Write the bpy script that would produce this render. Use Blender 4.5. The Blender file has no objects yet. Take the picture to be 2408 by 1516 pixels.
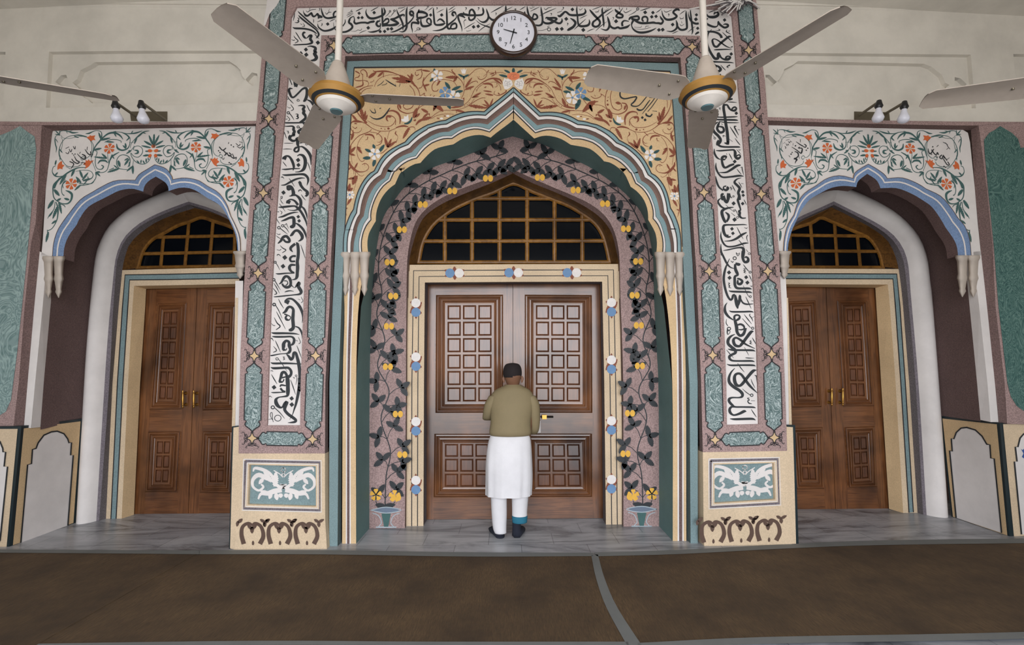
import bpy, bmesh, math, random
from mathutils import Vector, Matrix
from mathutils.geometry import tessellate_polygon
random.seed(7)
SC = bpy.context.scene
COL = SC.collection
# ------------------------------------------------------------------ camera
FPX, PITCH, YAW, ROLL, EYE = 1120.0, math.radians(5.61), math.radians(0.7), math.radians(-0.2), 1.62
cd = bpy.data.cameras.new('camera'); cam = bpy.data.objects.new('camera', cd); COL.objects.link(cam)
cd.sensor_fit = 'HORIZONTAL'; cd.sensor_width = 36.0; cd.lens = FPX / 2408.0 * 36.0
cd.clip_start = 0.05; cd.clip_end = 200
_f = Vector((math.sin(YAW)*math.cos(PITCH), math.cos(YAW)*math.cos(PITCH), math.sin(PITCH)))
_r = Vector((math.cos(YAW), -math.sin(YAW), 0)); _u = _r.cross(_f)
_r, _u = _r*math.cos(ROLL)+_u*math.sin(ROLL), _u*math.cos(ROLL)-_r*math.sin(ROLL)
EYEV = Vector((0, 0, EYE))
M = Matrix((_r, _u, -_f)).transposed().to_4x4(); M.translation = EYEV
cam.matrix_world = M
SC.camera = cam
# ------------------------------------------------------------------ daylight and exposure
SC.view_settings.view_transform = 'Standard'; SC.view_settings.look = 'None'
SC.view_settings.exposure = 0.0; SC.view_settings.gamma = 1.0; SC.view_settings.use_curve_mapping = False
W = bpy.data.worlds.new('sky'); SC.world = W; W.use_nodes = True
nt = W.node_tree; nt.nodes.clear()
wo = nt.nodes.new('ShaderNodeOutputWorld'); bg = nt.nodes.new('ShaderNodeBackground')
tc = nt.nodes.new('ShaderNodeTexCoord'); sp = nt.nodes.new('ShaderNodeSeparateXYZ'); rp = nt.nodes.new('ShaderNodeValToRGB')
mr = nt.nodes.new('ShaderNodeMapRange'); mr.inputs[1].default_value = -1; mr.inputs[2].default_value = 1
nt.links.new(tc.outputs['Generated'], sp.inputs[0]); nt.links.new(sp.outputs[2], mr.inputs[0]); nt.links.new(mr.outputs[0], rp.inputs[0])
e = rp.color_ramp.elements
e[0].position = 0.0; e[0].color = (0.50, 0.49, 0.48, 1)      # sunlit paving of the courtyard
e[1].position = 1.0; e[1].color = (0.78, 0.86, 1.0, 1)
x = e.new(0.47); x.color = (0.55, 0.54, 0.53, 1)
x = e.new(0.53); x.color = (0.93, 0.95, 1.0, 1)
nt.links.new(rp.outputs[0], bg.inputs[0]); bg.inputs[1].default_value = 7.9
nt.links.new(bg.outputs[0], wo.inputs[0])
pd = bpy.data.lights.new('courtyard_opening', 'AREA'); pd.shape = 'RECTANGLE'; pd.size = 6.8; pd.size_y = 4.3
po = bpy.data.objects.new('courtyard_opening', pd); COL.objects.link(po)
po.location = (0, -2.3, 2.2); po.rotation_euler = (math.radians(90), 0, 0); pd.cycles.is_portal = True

# ------------------------------------------------------------------ helpers
def ray(px, py):
    return _r*((px-1204)/FPX) - _u*((py-758)/FPX) + _f
def PX(px, py, Y, dy=0.0):
    """point of the wall plane Y = a + b*X (or Y = a) seen at a spot of the photograph"""
    a, b = Y if isinstance(Y, tuple) else (Y, 0.0)
    if b: dy *= math.sqrt(1+b*b)*(1 if a > 0 else -1)
    d = ray(px, py); t = (a+dy)/(d.y-b*d.x)
    return d*t + EYEV
def FL(px, py, z=0.0):
    d = ray(px, py); return d*((z-EYE)/d.z) + EYEV
def ZM(x0, y0, s):
    return lambda x, y: (x/s+x0, y/s+y0)
def cr(pts, n=5, closed=False):
    """Catmull-Rom through points of any dimension"""
    P = [tuple(p) for p in pts]; m = len(P); out = []
    if m < 3 and not closed: 
        if m < 2: return P
        return [tuple(a+(b-a)*k/n for a, b in zip(P[0], P[1])) for k in range(n)]+[P[1]]
    rng = range(m) if closed else range(m-1)
    for i in rng:
        p1, p2 = P[i], P[(i+1) % m]
        p0 = P[(i-1) % m] if (closed or i > 0) else tuple(2*a-b for a, b in zip(p1, p2))
        p3 = P[(i+2) % m] if (closed or i+2 < m) else tuple(2*b-a for a, b in zip(p1, p2))
        for k in range(n):
            t = k/n; t2 = t*t; t3 = t2*t
            out.append(tuple(0.5*(2*b+(c-a)*t+(2*a-5*b+4*c-d)*t2+(3*b-a-3*c+d)*t3) for a, b, c, d in zip(p0, p1, p2, p3)))
    if not closed: out.append(P[-1])
    return out
def resample(pts, n):
    P = [Vector(p) for p in pts]; L = [0.0]
    for a, b in zip(P, P[1:]): L.append(L[-1]+(b-a).length)
    out = []; j = 0
    for k in range(n+1):
        s = L[-1]*k/n
        while j < len(P)-2 and L[j+1] < s: j += 1
        d = L[j+1]-L[j]; t = 0 if d < 1e-9 else (s-L[j])/d
        out.append(P[j].lerp(P[j+1], min(1, max(0, t))))
    return out

class MB:
    """collects geometry of one mesh object, with several materials"""
    def __init__(s): s.bm = bmesh.new(); s.mats = []
    def mi(s, m):
        if m not in s.mats: s.mats.append(m)
        return s.mats.index(m)
    def face(s, pts, m, smooth=False):
        v = [s.bm.verts.new(p) for p in pts]
        try: f = s.bm.faces.new(v)
        except ValueError: return None
        f.material_index = s.mi(m); f.smooth = smooth; return f
    def grid(s, rows, m, smooth=True, cu=False, cv=False):
        V = [[s.bm.verts.new(p) for p in r] for r in rows]; i = s.mi(m)
        nr, nc = len(V), len(V[0])
        for a in range(nr if cv else nr-1):
            for b in range(nc if cu else nc-1):
                q = [V[a][b], V[a][(b+1) % nc], V[(a+1) % nr][(b+1) % nc], V[(a+1) % nr][b]]
                try: f = s.bm.faces.new(q)
                except ValueError: continue
                f.material_index = i; f.smooth = smooth
        return V
    def ngon(s, loops, m):
        """flat polygon with holes, loops of 3D points"""
        tris = tessellate_polygon([[Vector(p) for p in l] for l in loops])
        V = [s.bm.verts.new(p) for l in loops for p in l]; i = s.mi(m)
        for t in tris:
            try: f = s.bm.faces.new([V[k] for k in t])
            except ValueError: continue
            f.material_index = i
    def slab(s, loops, Y, depth, m, ms=None, dy=0.0, cap=True):
        """plate cut to traced outlines (px), with edge faces going back into the wall"""
        L3 = [[PX(x, y, Y, dy) for x, y in l] for l in loops]
        if cap: s.ngon(L3, m)
        for l in L3:
            back = [p+Vector((0, depth, 0)) for p in l]
            s.grid([l, back], ms or m, smooth=False, cu=True)
    def loft(s, A, B, m, n=24, smooth=True):
        s.grid([resample(A, n), resample(B, n)], m, smooth)
    def box(s, c, d, m, rot=None):
        hx, hy, hz = d[0]/2, d[1]/2, d[2]/2; c = Vector(c)
        P = [Vector((sx*hx, sy*hy, sz*hz)) for sz in (-1, 1) for sx, sy in ((-1, -1), (1, -1), (1, 1), (-1, 1))]
        if rot is not None: P = [rot @ p for p in P]
        V = [s.bm.verts.new(p+c) for p in P]; i = s.mi(m)
        for q in ((3, 2, 1, 0), (4, 5, 6, 7), (0, 1, 5, 4), (1, 2, 6, 5), (2, 3, 7, 6), (3, 0, 4, 7)):
            f = s.bm.faces.new([V[k] for k in q]); f.material_index = i
    def tube(s, pts, r, m, n=10, caps=True):
        P = [Vector(p) for p in pts]; R = r if isinstance(r, (list, tuple)) else [r]*len(P); rows = []
        up = None
        for i, p in enumerate(P):
            t = (P[min(i+1, len(P)-1)]-P[max(i-1, 0)]).normalized()
            if up is None: up = Vector((0, 0, 1)) if abs(t.z) < .9 else Vector((1, 0, 0))
            a = t.cross(up).normalized(); b = a.cross(t).normalized(); up = b
            rows.append([p+(a*math.cos(2*math.pi*k/n)+b*math.sin(2*math.pi*k/n))*R[i] for k in range(n)])
        V = s.grid(rows, m, True, cu=True)
        if caps:
            for row in (V[0], V[-1]):
                try: f = s.bm.faces.new(row); f.material_index = s.mi(m)
                except ValueError: pass
    def lathe(s, c, prof, m, n=32, axis='Z', rot=None):
        """profile (r, h) turned about an axis through c; m one material or a list per band"""
        c = Vector(c); rows = []
        for r, h in prof:
            row = []
            for k in range(n):
                a = 2*math.pi*k/n; p = Vector((r*math.cos(a), r*math.sin(a), h))
                if axis == 'Y': p = Vector((p.x, -p.z, p.y))
                elif axis == 'X': p = Vector((p.z, p.x, p.y))
                if rot is not None: p = rot @ p
                row.append(c+p)
            rows.append(row)
        if not isinstance(m, list): s.grid(rows, m, True, cu=True)
        else:
            for a in range(len(rows)-1): s.grid(rows[a:a+2], m[a], True, cu=True)
    def ribbon(s, pts, Y, m, dy=-0.002, n=4, smooth=True):
        """brush stroke on a wall plane: pts (px, py, width px)"""
        P = cr(pts, n) if smooth else pts
        A, B = [], []
        for i, p in enumerate(P):
            q0, q1 = P[max(i-1, 0)], P[min(i+1, len(P)-1)]
            tx, ty = q1[0]-q0[0], q1[1]-q0[1]; l = math.hypot(tx, ty) or 1
            w = max(p[2], 0.15)/2; nx, ny = -ty/l*w, tx/l*w
            A.append(PX(p[0]+nx, p[1]+ny, Y, dy)); B.append(PX(p[0]-nx, p[1]-ny, Y, dy))
        s.grid([A, B], m, smooth=False)
    def poly(s, pts, Y, m, dy=-0.002):
        s.ngon([[PX(x, y, Y, dy) for x, y in pts]], m)
    def build(s, name, parent=None, merge=0.0):
        if merge: bmesh.ops.remove_doubles(s.bm, verts=s.bm.verts, dist=merge)
        bmesh.ops.recalc_face_normals(s.bm, faces=s.bm.faces) if merge else None
        me = bpy.data.meshes.new(name); s.bm.to_mesh(me); s.bm.free()
        for m in s.mats: me.materials.append(m)
        o = bpy.data.objects.new(name, me); COL.objects.link(o)
        if parent is not None:
            o.parent = parent
            me.transform(world_of(parent).inverted())
        return o
def world_of(o):
    m = o.matrix_basis.copy()
    return world_of(o.parent) @ m if o.parent else m
def tag(o, label, cat, group=None, kind=None):
    o['label'] = label; o['category'] = cat
    if group: o['group'] = group
    if kind: o['kind'] = kind
    return o
def empty(name, loc, label, cat, group=None, kind=None):
    o = bpy.data.objects.new(name, None); COL.objects.link(o); o.location = loc; o.empty_display_size = 0.1
    return tag(o, label, cat, group, kind)
def struct(o, label, cat): return tag(o, label, cat, None, 'structure')
# ------------------------------------------------------------------ materials
def srgb(r, g, b):
    f = lambda c: ((c/255+0.055)/1.055)**2.4 if c > 10 else c/255/12.92
    return (f(r), f(g), f(b), 1)
def _new(name):
    m = bpy.data.materials.new(name); m.use_nodes = True; n = m.node_tree
    return m, n, n.nodes['Principled BSDF']
def mixc(n, fac, a, b, mode='MIX'):
    x = n.nodes.new('ShaderNodeMix'); x.data_type = 'RGBA'; x.blend_type = mode
    for s, v in ((0, fac), (6, a), (7, b)):
        if hasattr(v, 'is_output'): n.links.new(v, x.inputs[s])
        else: x.inputs[s].default_value = v
    return x.outputs[2]
def noise(n, scale, detail=4, rough=.6, dist=0, stretch=None):
    t = n.nodes.new('ShaderNodeTexCoord'); src = t.outputs['Object']
    if stretch:
        mp = n.nodes.new('ShaderNodeMapping'); mp.inputs['Scale'].default_value = stretch
        n.links.new(src, mp.inputs[0]); src = mp.outputs[0]
    x = n.nodes.new('ShaderNodeTexNoise'); x.inputs['Scale'].default_value = scale
    x.inputs['Detail'].default_value = detail; x.inputs['Roughness'].default_value = rough; x.inputs['Distortion'].default_value = dist
    n.links.new(src, x.inputs['Vector']); return x.outputs['Fac']
def ramp(n, src, *stops):
    r = n.nodes.new('ShaderNodeValToRGB'); n.links.new(src, r.inputs[0]); e = r.color_ramp.elements
    while len(e) < len(stops): e.new(0.5)
    for k, (p, c) in zip(e, stops): k.position = p; k.color = c if len(c) == 4 else (*c, 1)
    return r.outputs[0]
def bump(n, b, src, strength=.2, dist=.01):
    x = n.nodes.new('ShaderNodeBump'); x.inputs['Strength'].default_value = strength; x.inputs['Distance'].default_value = dist
    n.links.new(src, x.inputs['Height']); n.links.new(x.outputs[0], b.inputs['Normal'])
def plaster(name, col, speck=.0, stain=.12, rough=.75, bmp=.12, spec=.3):
    m, n, b = _new(name); d = tuple(c*.78 for c in col[:3])+(1,)
    c = mixc(n, ramp(n, noise(n, 1.7, 6, .65), (.35, (0, 0, 0)), (.75, (1, 1, 1))), col, d)
    if stain != .12:
        c = mixc(n, stain, col, c)
    if speck:
        s = ramp(n, noise(n, 95, 2, .7), (.38, (1-speck,)*3), (.62, (1+speck*.5,)*3))
        c = mixc(n, 1.0, c, s, 'MULTIPLY')
    n.links.new(c, b.inputs['Base Color']); b.inputs['Roughness'].default_value = rough
    b.inputs['Specular IOR Level'].default_value = spec
    if bmp: bump(n, b, noise(n, 60, 3), bmp, .004)
    return m
def paint(name, col, rough=.6):
    m, n, b = _new(name); b.inputs['Roughness'].default_value = rough; b.inputs['Specular IOR Level'].default_value = .3
    c = mixc(n, noise(n, 30, 3), tuple(x*1.12 for x in col[:3])+(1,), tuple(x*.85 for x in col[:3])+(1,))
    n.links.new(c, b.inputs['Base Color']); return m
def marbling(name, base, light, dark, scale=7, stretch=None):
    m, n, b = _new(name)
    w = noise(n, scale, 3, .55, 2.2, stretch)
    s = n.nodes.new('ShaderNodeMath'); s.operation = 'MULTIPLY'; s.inputs[1].default_value = 12.0; n.links.new(w, s.inputs[0])
    f = n.nodes.new('ShaderNodeMath'); f.operation = 'PINGPONG'; f.inputs[1].default_value = 0.5; n.links.new(s.outputs[0], f.inputs[0])
    c = ramp(n, f.outputs[0], (.03, light), (.2, base), (.34, base), (.48, dark))
    n.links.new(c, b.inputs['Base Color']); b.inputs['Roughness'].default_value = .6; b.inputs['Specular IOR Level'].default_value = .3
    return m
def wood(name, c1, c2, stretch, rough=.28, coat=.5):
    m, n, b = _new(name)
    g = noise(n, 5, 6, .6, 1.2, stretch); h = noise(n, 1.6, 3, .6)
    c = ramp(n, g, (.28, c2), (.55, c1), (.8, tuple(x*1.25 for x in c1[:3])))
    c = mixc(n, ramp(n, h, (.45, (0, 0, 0)), (.75, (1, 1, 1))), c, tuple(x*.45 for x in c2[:3])+(1,))
    n.links.new(c, b.inputs['Base Color']); b.inputs['Roughness'].default_value = rough
    b.inputs['Coat Weight'].default_value = coat; b.inputs['Coat Roughness'].default_value = .18
    bump(n, b, g, .08, .004); return m
def simple(name, col, rough=.5, metal=0, spec=.5, coat=0):
    m, n, b = _new(name); b.inputs['Roughness'].default_value = rough; b.inputs['Metallic'].default_value = metal
    b.inputs['Specular IOR Level'].default_value = spec; b.inputs['Coat Weight'].default_value = coat
    v = noise(n, 18, 4)
    c = mixc(n, v, tuple(x*.85 for x in col[:3])+(1,), tuple(min(1, x*1.12) for x in col[:3])+(1,))
    n.links.new(c, b.inputs['Base Color']); return m
K = dict(
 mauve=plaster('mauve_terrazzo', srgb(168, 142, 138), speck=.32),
 mauve_dim=plaster('mauve_shade_and_brown_terrazzo', srgb(112, 90, 86), speck=.3),  # darker mauve: shade put into the colour of reveals; also brown pilaster strips
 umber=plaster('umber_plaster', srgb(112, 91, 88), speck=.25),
 white=plaster('white_lime_plaster', srgb(226, 220, 216), bmp=.05),
 cream=plaster('cream_distemper', srgb(220, 214, 203), bmp=.06),
 gold=plaster('ochre_plaster', srgb(214, 184, 142), speck=.1),
 buff=plaster('buff_plaster', srgb(218, 195, 164), speck=.1),
 teal=plaster('teal_plaster', srgb(126, 148, 150), speck=.16),
 teal2=plaster('bright_teal_plaster', srgb(134, 162, 166), speck=.06),
 bandmauve=plaster('rose_brown_plaster', srgb(158, 128, 118), speck=.12),
 slate=plaster('slate_blue_plaster', srgb(112, 125, 142), speck=.06),
 seagreen=plaster('sea_green_plaster', srgb(104, 134, 132), speck=.06),
 brown=simple('dark_brown_paint', srgb(78, 68, 62), .7),
 blue=plaster('blue_terrazzo', srgb(122, 146, 182), speck=.2),
 grey=plaster('grey_plaster', srgb(108, 102, 104), speck=.3),
 greypurple=plaster('grey_purple_terrazzo', srgb(120, 112, 118), speck=.3),
 black=simple('black_paint', srgb(30, 34, 38), .6),
 ink=simple('ink_paint', srgb(33, 38, 42), .55),
 darkgreen=simple('black_green_marble', srgb(28, 42, 46), .4),
 line=simple('black_line_paint', srgb(38, 34, 36), .6),
 orange=paint('orange_paint', srgb(206, 104, 60)),
 green=paint('green_leaf_paint', srgb(66, 98, 96)),
 deepgreen=paint('deep_green_paint', srgb(46, 78, 80)),
 rust=paint('rust_brown_paint', srgb(142, 82, 48)),
 rust2=paint('red_brown_paint', srgb(132, 74, 54)),
 petalw=paint('white_petal_paint', srgb(228, 222, 218)),
 petalb=paint('blue_petal_paint', srgb(106, 140, 178)),
 petaldb=paint('dark_blue_petal_paint', srgb(60, 88, 150)),
 yellow=paint('yellow_paint', srgb(228, 176, 72)),
 thin=paint('pale_grey_line_paint', srgb(166, 178, 184)),
 umberleaf=paint('umber_paint', srgb(92, 72, 62)),
 marble=marbling('teal_marbling', srgb(112, 130, 129), srgb(178, 190, 188), srgb(72, 93, 92), 6, (1.2, 1, .75)),
 marble_h=marbling('teal_marbling_across', srgb(112, 130, 129), srgb(178, 190, 188), srgb(72, 93, 92), 6, (.75, 1, 1.2)),
 marble_big=marbling('grey_green_marbling', srgb(126, 148, 146), srgb(150, 172, 168), srgb(100, 126, 124), 2.2, (1.2, 1, .8)),
 marble_dark=marbling('dark_green_marbling', srgb(70, 104, 98), srgb(100, 130, 122), srgb(44, 78, 76), 4.0, (1.2, 1, .8)),
 door=wood('varnished_door_wood', srgb(120, 76, 44), srgb(80, 46, 25), (6, 6, .35)),
 door_h=wood('varnished_door_rail_wood', srgb(118, 75, 44), srgb(78, 45, 25), (.35, 6, 6)),
 coffer=wood('varnished_door_panel_wood', srgb(112, 70, 46), srgb(78, 46, 29), (7, 7, .5), .3, .6),
 frame=wood('golden_window_wood', srgb(140, 96, 38), srgb(104, 66, 22), (3, 3, 3), .4, .3),
 soffit=wood('dark_plank_wood', srgb(112, 76, 34), srgb(66, 42, 18), (5, 5, 5), .45, .2),
 glass=simple('dark_window_glass', (.003, .004, .006, 1), .12, 0, .12),
 stone=plaster('buff_carved_stone', srgb(196, 184, 172), bmp=.1),
 brass=simple('brass', srgb(176, 132, 66), .3, .9),
 steel=simple('tarnished_steel', srgb(120, 112, 96), .45, .8),
 iron=simple('black_iron', srgb(40, 38, 36), .5, .5),
)
# ------------------------------------------------------------------ wall planes (distance from the camera along Y)
YF, YT, YS, YV, YC, YD, YW = 4.535, 4.60, 4.665, 5.09, 5.157, 5.36, 5.33
NL, NR = (4.456, -0.06), (4.456, 0.06)
PLL, PLR = (4.40, -0.06), (4.40, 0.06)
YB, YNF, YND, YNW = 5.38, 5.48, 5.65, 5.62
HC = 5.41
def off(Y, d): return (Y[0]+d, Y[1]) if isinstance(Y, tuple) else Y+d

# ---- floor, ceiling and added veranda walls round the camera
m, n, b = _new('grey_marble_floor')
v = noise(n, 1.3, 8, .62, 2.5, (.6, 2.2, 1))
c = ramp(n, v, (.3, srgb(86, 88, 92)), (.48, srgb(160, 162, 166)), (.62, srgb(182, 183, 186)), (.8, srgb(142, 144, 150)))
bt = n.nodes.new('ShaderNodeTexBrick'); tcn = n.nodes.new('ShaderNodeTexCoord'); mpn = n.nodes.new('ShaderNodeMapping')
mpn.inputs['Location'].default_value = (.17, -.03, 0); n.links.new(tcn.outputs['Object'], mpn.inputs[0]); n.links.new(mpn.outputs[0], bt.inputs['Vector'])
bt.inputs['Color1'].default_value = (1, 1, 1, 1); bt.inputs['Color2'].default_value = (.86, .86, .88, 1); bt.inputs['Mortar'].default_value = (.42, .42, .43, 1)
bt.inputs['Scale'].default_value = 1; bt.inputs['Mortar Size'].default_value = .003; bt.inputs['Brick Width'].default_value = .61; bt.inputs['Row Height'].default_value = .305
c = mixc(n, 1.0, c, bt.outputs['Color'], 'MULTIPLY'); n.links.new(c, b.inputs['Base Color']); b.inputs['Roughness'].default_value = .34
K['floor'] = m
g = MB(); g.ngon([[(-7.5, -2.6, 0), (7.5, -2.6, 0), (7.5, 6.2, 0), (-7.5, 6.2, 0)]], K['floor'])
g.box((0, 1.8, -.16), (15, 8.8, .3), K['floor'])
struct(g.build('floor'), 'grey veined marble tile floor of the veranda', 'floor')
g = MB(); g.box((0, 1.8, HC+.15), (15, 8.8, .3), K['cream'])
struct(g.build('ceiling'), 'white painted veranda ceiling seen along the top edge', 'ceiling')
g = MB()
for sx in (-1, 1):
    g.box((sx*6.9, 1.8, HC/2), (.4, 8.8, HC), K['cream'])
    g.box((sx*5.05, -2.4, HC/2), (3.3, .4, HC), K['cream'])  # unseen wall added beside the opening, narrows daylight so the corners darken
g.box((0, -2.4, 4.9), (6.8, .4, 1.02), K['cream'])
g.box((0, 6.1, HC/2), (14, .3, HC), K['umber'])  # added dark backing, stops bright sky showing through facade cracks
struct(g.build('wall_front_added'), 'unseen cream veranda walls, added to narrow the daylight behind the viewer and seal the facade', 'wall')

# ---- mauve portal front
LO = [(550, 1292), (557, 1224), (561, 1066), (561.5, 1002), (565.7, 820), (571.8, 704.6), (580, 566), (592, 420), (603, 280), (616, 127), (623, 61), (629, 0), (637, -40)]
RO = [(1770, -40), (1779, 7), (1789, 119), (1798.6, 189), (1805, 270), (1815, 415), (1823, 496), (1832, 591), (1836, 686), (1840, 760), (1844.6, 870), (1848.5, 975), (1851, 1060), (1856, 1216), (1862, 1285)]
RI = [(1600, 135), (1603, 170), (1612, 262), (1619, 360), (1622, 390), (1628.4, 480), (1631, 540), (1637, 630), (1641.5, 730), (1648.8, 900), (1652.8, 1063), (1654.5, 1220), (1656, 1288)]
LI = [(769, 1295), (764.7, 1222), (764, 1066), (765, 900), (770, 800), (775, 720), (779, 591), (785.5, 490), (788.5, 440), (792, 400), (796, 340), (801, 270), (807, 186), (809, 166), (812, 132)]
LINT = [(900, 129), (1141, 127), (1285, 128.5), (1399, 130.5)]
# white calligraphy band, one upside-down U
CL_L = [(626.8, 1000), (628, 996), (632, 850), (633.5, 820), (636, 732), (644.6, 566), (655, 420), (669, 277), (676, 194), (684, 40), (697, 15.5)]
CL_R = [(1704.6, 21), (1722, 36), (1729, 120), (1745, 297), (1754.4, 405), (1766, 566), (1776, 732), (1780.5, 820), (1785, 997), (1709.6, 999), (1708, 900), (1703, 760), (1697.3, 640), (1691.8, 570), (1688, 490), (1680, 390), (1672, 300), (1660, 200), (1651, 110), (1646, 84)]
CL_I = [(1266, 78.4), (1149, 77), (950, 79), (755.5, 83), (748.8, 189), (742, 257), (734, 352), (731, 410), (722, 530), (715.5, 660), (710.5, 800), (707, 900), (705.6, 1000)]
CALL = CL_L+[(900, 11.5), (1200, 9.5), (1450, 12), (1637, 17.6)]+CL_R+CL_I
wc = MB()
PED_L = [(586, 1092.5), (742.5, 1096), (743, 1190.5), (582.5, 1186)]
PED_R = [(1680, 1091.8), (1819.7, 1088.3), (1823, 1174), (1680.3, 1183)]
up = [p for p in LO if p[1] <= 1066]; upr = [p for p in RO if p[1] <= 1060]
wc.slab([up+upr+[p for p in RI if p[1] <= 1063][::-1]+LINT[::-1]+[p for p in LI if p[1] <= 1066][::-1], CALL], YF, .07, K['mauve'])
wall_center = wc.build('wall_center')
struct(wall_center, 'mauve terrazzo portal frame of two piers and a lintel round the central arch', 'wall')
g = MB(); g.ngon([[PX(x, y, YF, .022) for x, y in CALL]], K['white'])
calli = g   # lettering is added to this mesh below
# pedestals
for o_, i_, ped in ((LO, LI, PED_L), (RO, RI, PED_R)):
    g = MB(); a = [p for p in o_ if p[1] >= 1060]; c_ = [p for p in i_ if p[1] >= 1060]
    loop = a+c_[::-1]
    g.slab([loop, ped], YF, .35, K['buff'], dy=-.004)
    g.ngon([[PX(x, y, YF, .03) for x, y in ped]], K['teal'])
    L3 = [PX(x, y, YF, -.004) for x, y in ped]; g.grid([L3, [PX(x, y, YF, .03) for x, y in ped]], K['gold'], False, cu=True)
    if o_ is LO: ped_left = g
    else: ped_right = g

# ---- teal inner frame and the gold spandrel
TLo = [(774, 1290), (774.7, 900), (782, 720), (788, 591), (793, 480), (797, 410), (802, 340), (810, 220), (816.4, 144)]
TRo = [(1594.9, 149), (1604, 250), (1614, 390), (1618.4, 460), (1623, 540), (1628.5, 620), (1634, 740), (1640.7, 900), (1641, 1284)]
TLi = [(793.7, 1288), (796.4, 900), (802.8, 720), (808, 591), (813.4, 490), (815.4, 440), (818.9, 399), (821.4, 340), (828, 230), (832.7, 158.8)]
TRi = [(1576.4, 167.8), (1583.3, 260), (1588.8, 340), (1592.5, 390), (1597, 450), (1601.6, 510), (1605, 580), (1612, 720), (1621.7, 900), (1624, 1284)]
TOPo = [(900, 141.5), (1150, 140.5), (1400, 144)]; TOPi = [(1000, 157), (1168, 156), (1404, 159.6)]
g = MB()
g.slab([TLo+TOPo+TRo+TRi[::-1]+TOPi[::-1]+TLi[::-1]], YT, .09, K['teal'])
g.ribbon([(x, y, 2.2) for x, y in TLi[3:]], YT, K['line'], -.002, 1, False)
g.ribbon([(x, y, 3.2) for x, y in [TLi[-1]]+TOPi+[TRi[0]]], YT, K['line'], -.002, 1, False)
g.ribbon([(x, y, 2.0) for x, y in TRi[:7]], YT, K['line'], -.002, 1, False)
# mauve edge of the front plate towards the teal band
g.slab([LI+LINT+RI], YF, .075, K['mauve'], cap=False)
inner_frame = struct(g.build('trim_1'), 'flat teal band framing the gold arch inside the mauve portal', 'trim')

# scalloped arch lines, right half, from the apex to the capital; '|' marks a cusp
A_, B_, C_, D_ = ZM(1190, 190, 10.033), ZM(1380, 260, 10.033), ZM(1450, 390, 10.033), ZM(1480, 500, 10.033)
def sc(*parts):
    out = [[]]
    for z, s in parts:
        for tok in s.split():
            if tok == '|':
                out.append([out[-1][-1]]); continue
            x, y = tok.split(','); out[-1].append(z(float(x), float(y)))
    return out
ARCH = [
 sc((A_, '180,155 815,748 | 1060,738 1300,765 1500,830 1705,940 | 1880,965 2100,1030'), (B_, '250,335 430,425 560,495 680,600 765,700 | 900,770 1060,870 1200,985 1330,1130 1430,1290 1525,1482 |'), (C_, '930,240 1050,370 1130,500 1190,640 1240,830 1270,990 | 1350,1120 1420,1290'), (D_, '1160,310 1200,500 1218,700 1222,940')),
 sc((A_, '180,262 785,832 | 1000,820 1250,850 1480,925 1690,1030 | 1900,1050 2150,1120'), (B_, '200,405 400,510 560,630 700,760 | 900,850 1080,990 1230,1140 1340,1300 1440,1505'), (C_, '745,210 | 880,310 1010,450 1090,600 1150,780 1185,950 1200,1075 | 1290,1250 1380,1505'), (D_, '1060,340 1110,520 1130,720 1130,940')),
 sc((A_, '180,385 755,925 | 1000,905 1250,940 1450,1005 1660,1115 | 1900,1140 2150,1230'), (B_, '200,510 400,620 540,720 655,840 | 850,940 1040,1080 1180,1240 1310,1420'), (C_, '600,110 665,270 | 820,370 950,520 1040,700 1090,880 1120,1100 | 1200,1230 1290,1505'), (D_, '960,330 1010,520 1045,720 1050,940')),
 sc((A_, '180,550 735,1050 | 950,1015 1200,1040 1450,1120 1630,1210 | 1850,1225 2100,1310'), (B_, '200,620 380,720 520,850 610,945 | 800,1020 980,1150 1120,1300 1240,1505'), (C_, '490,130 580,345 | 740,450 860,600 950,790 1000,1000 1030,1150 | 1130,1290 1205,1505'), (D_, '870,330 930,530 970,720 985,950')),
 sc((A_, '165,635 700,1165 | 900,1105 1100,1095 1350,1165 1570,1310 | 1800,1310 2050,1390'), (B_, '180,705 340,810 440,920 520,1030 | 700,1080 880,1200 1030,1360 1130,1505'), (C_, '400,140 490,370 | 640,480 770,640 850,820 910,1020 925,1190 | 1020,1320 1090,1505'), (D_, '790,420 840,600 855,800 840,970')),
 sc((A_, '165,710 690,1225 | 900,1165 1080,1155 1320,1220 1560,1370 | 1750,1370 1950,1420'), (B_, '170,770 320,880 420,990 495,1080 | 650,1130 820,1240 960,1380 1050,1505'), (C_, '330,140 450,410 | 600,520 730,690 820,890 865,1080 860,1240 | 960,1360 1030,1505'), (D_, '740,430 785,620 795,800 780,980')),
 sc((A_, '165,905 665,1360 | 850,1300 1050,1300 1300,1370 1525,1508 |'), (B_, '0,875 150,950 270,1050 350,1130 405,1195 | 560,1230 720,1330 860,1450'), (C_, '20,0 130,110 220,240 330,490 | 480,600 620,760 700,930 740,1100 745,1270 |'), (D_, '530,310 610,470 645,640 650,800 630,990')),
]
def lin(v, xs, ys):
    for a, b_, c_, d_ in zip(xs, xs[1:], ys, ys[1:]):
        if v <= b_: return c_+(d_-c_)*(v-a)/(b_-a)
    return ys[-1]+(v-xs[-1])
CUSPL = [(0, 0), (5, -2), (7, -1), (6, 4), (3, -6), (7, 3), (6, 0)]   # the left half of the arch is painted a little wider
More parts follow.
